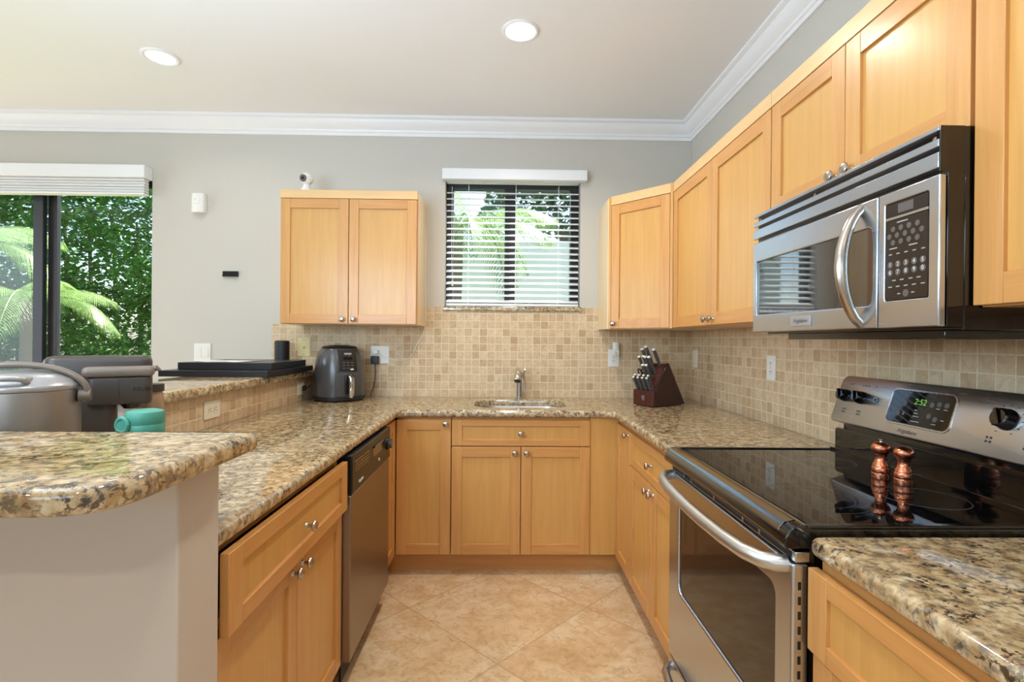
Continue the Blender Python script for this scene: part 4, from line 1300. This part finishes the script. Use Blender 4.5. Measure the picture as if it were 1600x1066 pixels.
# ------------------------------------------------------------------ garden outside
struct(M().box(-16, 8, D + .165, 16, -.30, -.06).build('ground', 'grass'))
def foliage(name, mat, boxes, n, size, label, cat, seed):
    rd = random.Random(seed)
    V, Fc = [], []
    for i in range(n):
        (x0, x1, y0, y1, z0, z1) = boxes[rd.randrange(len(boxes))]
        c0 = Vector((rd.uniform(x0, x1), rd.uniform(y0, y1), rd.uniform(z0, z1)))
        # clustered, uneven surface
        c0 += Vector((sin(c0.z * 3.1 + c0.x) * .12, -abs(sin(c0.x * 2.3 + c0.z * 1.7)) * .35, cos(c0.x * 2.7) * .12))
        s_ = size * rd.uniform(.6, 1.3)
        az = rd.uniform(0, 2 * pi); el = rd.uniform(-.9, .5)
        t_ = Vector((cos(az) * cos(el), sin(az) * cos(el), sin(el)))
        sd = t_.cross(Vector((rd.uniform(-.5, .5), rd.uniform(-.5, .5), 1))).normalized()
        nn = t_.cross(sd)
        b_ = len(V)
        V += [tuple(c0), tuple(c0 + t_ * s_ * .5 + sd * s_ * .26 + nn * s_ * .06), tuple(c0 + t_ * s_), tuple(c0 + t_ * s_ * .5 - sd * s_ * .26 + nn * s_ * .06)]
        Fc += [(b_, b_ + 1, b_ + 2), (b_, b_ + 2, b_ + 3)]
    mm = M(); mm.v = V; mm.f = Fc; mm.mi = [0] * len(Fc)
    me = bpy.data.meshes.new(name)
    me.from_pydata(V, [], Fc); me.materials.append(MT[mat])
    o_ = bpy.data.objects.new(name, me); COL.objects.link(o_)
    return o_
hd_ = thing('hedge', 'tall dense green hedge in the garden beyond the sliding glass door', 'hedge', (0, 0, -.06))
o_ = foliage('foliage', 'leaf_green', [(-10.6, -4.6, 7.6, 8.5, -.1, 2.2), (-10.6, -4.6, 7.5, 8.5, 1.8, 4.1), (-10.6, -5.8, 7.5, 8.6, 3.6, 4.9)], 85000, .115, '', '', 3)
o_.parent = hd_
q = M()
for k in range(16): q.tube([(-10.4 + k * .38, 8.3, 0), (-10.3 + k * .38, 8.2, 1.5), (-10.45 + k * .38, 8.3, 3.2)], [.05, .04, .02], 6)
q.build('stem', 'bark', hd_)

def frond_mesh(ln, droop, seed):
    rd = random.Random(seed)
    V, Fc = [], []
    n = 40
    def P(t): return Vector((ln * t * (1 - .18 * t * droop), 0, ln * (.55 * t - droop * t * t)))
    for i in range(n):
        t = .10 + .9 * i / n
        p = P(t); tg = (P(min(t + .02, 1)) - p).normalized()
        L_ = ln * .34 * (sin(pi * min(1, .15 + t * .85)) ** .6) * rd.uniform(.85, 1.1)
        for sd in (-1, 1):
            d = (tg * .55 + Vector((0, sd, 0)) * .8 + Vector((0, 0, -.28 - .3 * t))).normalized()
            wv = tg * .0075 * ln
            m_ = p + d * L_ * .5 + Vector((0, 0, .02 * ln)); e = p + d * L_ + Vector((0, 0, -.10 * L_))
            b_ = len(V)
            V += [tuple(p - wv * .6), tuple(p + wv * .6), tuple(m_ + wv), tuple(m_ - wv), tuple(e)]
            Fc += [(b_, b_ + 1, b_ + 2, b_ + 3), (b_ + 3, b_ + 2, b_ + 4)]
    mm = M(); mm.v = V; mm.f = Fc; mm.mi = [0] * len(Fc)
    mm.tube([P(k / 10) for k in range(11)], [.012 * ln * (1 - .08 * k) for k in range(11)], 6)
    return mm
def palm(x, y, h, ln, nf, seed, label, lean=0):
    rd = random.Random(seed)
    t = thing('palm_tree', label, 'palm tree', (x, y, -.06), 0)
    M().tube([(0, 0, 0), (lean * .4, 0, h * .4), (lean * .8, 0, h * .8), (lean, 0, h)], [.13, .10, .09, .08], 14).build('trunk', 'bark', t)
    base = [frond_mesh(ln, dd, seed + i) for i, dd in enumerate((.55, .85, 1.15))]
    obs = []
    for k in range(nf):
        b_ = k % 3
        if k < 3: ob = base[b_].build('frond', 'leaf_palm', t); obs.append(ob)
        else:
            ob = obs[b_].copy(); COL.objects.link(ob)
        ob.location = (lean, 0, h - .02); ob.rotation_euler = (0, rd.uniform(-.2, .25), 2 * pi * k / nf * 1.0 + rd.uniform(-.2, .2))
        ob.parent = t
palm(-5.95, 5.65, 2.4, 1.25, 12, 11, 'palm tree with arching fronds at the far left beyond the sliding door')
palm(-5.05, 5.55, 1.75, .95, 10, 12, 'small palm with pale drooping fronds just right of the sliding door frame')
palm(-.75, 7.3, 3.0, 1.6, 13, 13, 'palm tree seen through the left half of the kitchen window', .1)
fn = thing('fence', 'weathered wooden fence at bottom left beyond the sliding door', 'fence', (-7.85, 6.85, -.06))
q = M()
for k in range(16): q.box(-1.2 + k * .142, -1.2 + k * .142 + .134, 0, .02, 0, 1.52)
q.build('boards', 'fence_wood', fn, .002)
M().box(-1.2, 1.07, .021, .06, .3, .38).box(-1.2, 1.07, .021, .06, 1.15, 1.23).build('rail', 'fence_wood', fn)
struct(M().box(-3.2, 6, 9.0, 9.2, -.06, 3.05).build('neighbor_wall', 'stucco'))
tr = thing('tree', 'leafy tree rising above the pale wall seen through the kitchen window', 'tree', (1.2, 10.2, -.06))
M().tube([(0, 0, 0), (.1, 0, 2), (0, .1, 3.6)], [.16, .13, .08], 10).build('trunk', 'bark', tr)
o_ = foliage('foliage', 'leaf_tree', [(.1, 2.6, 9.8, 11.0, 4.3, 6.0), (-.3, 1.6, 10, 11, 3.6, 4.4), (1.4, 2.9, 9.7, 10.8, 3.3, 4.6)], 3200, .2, '', '', 5)
o_.location = (-1.2, -10.2, .06); o_.parent = tr
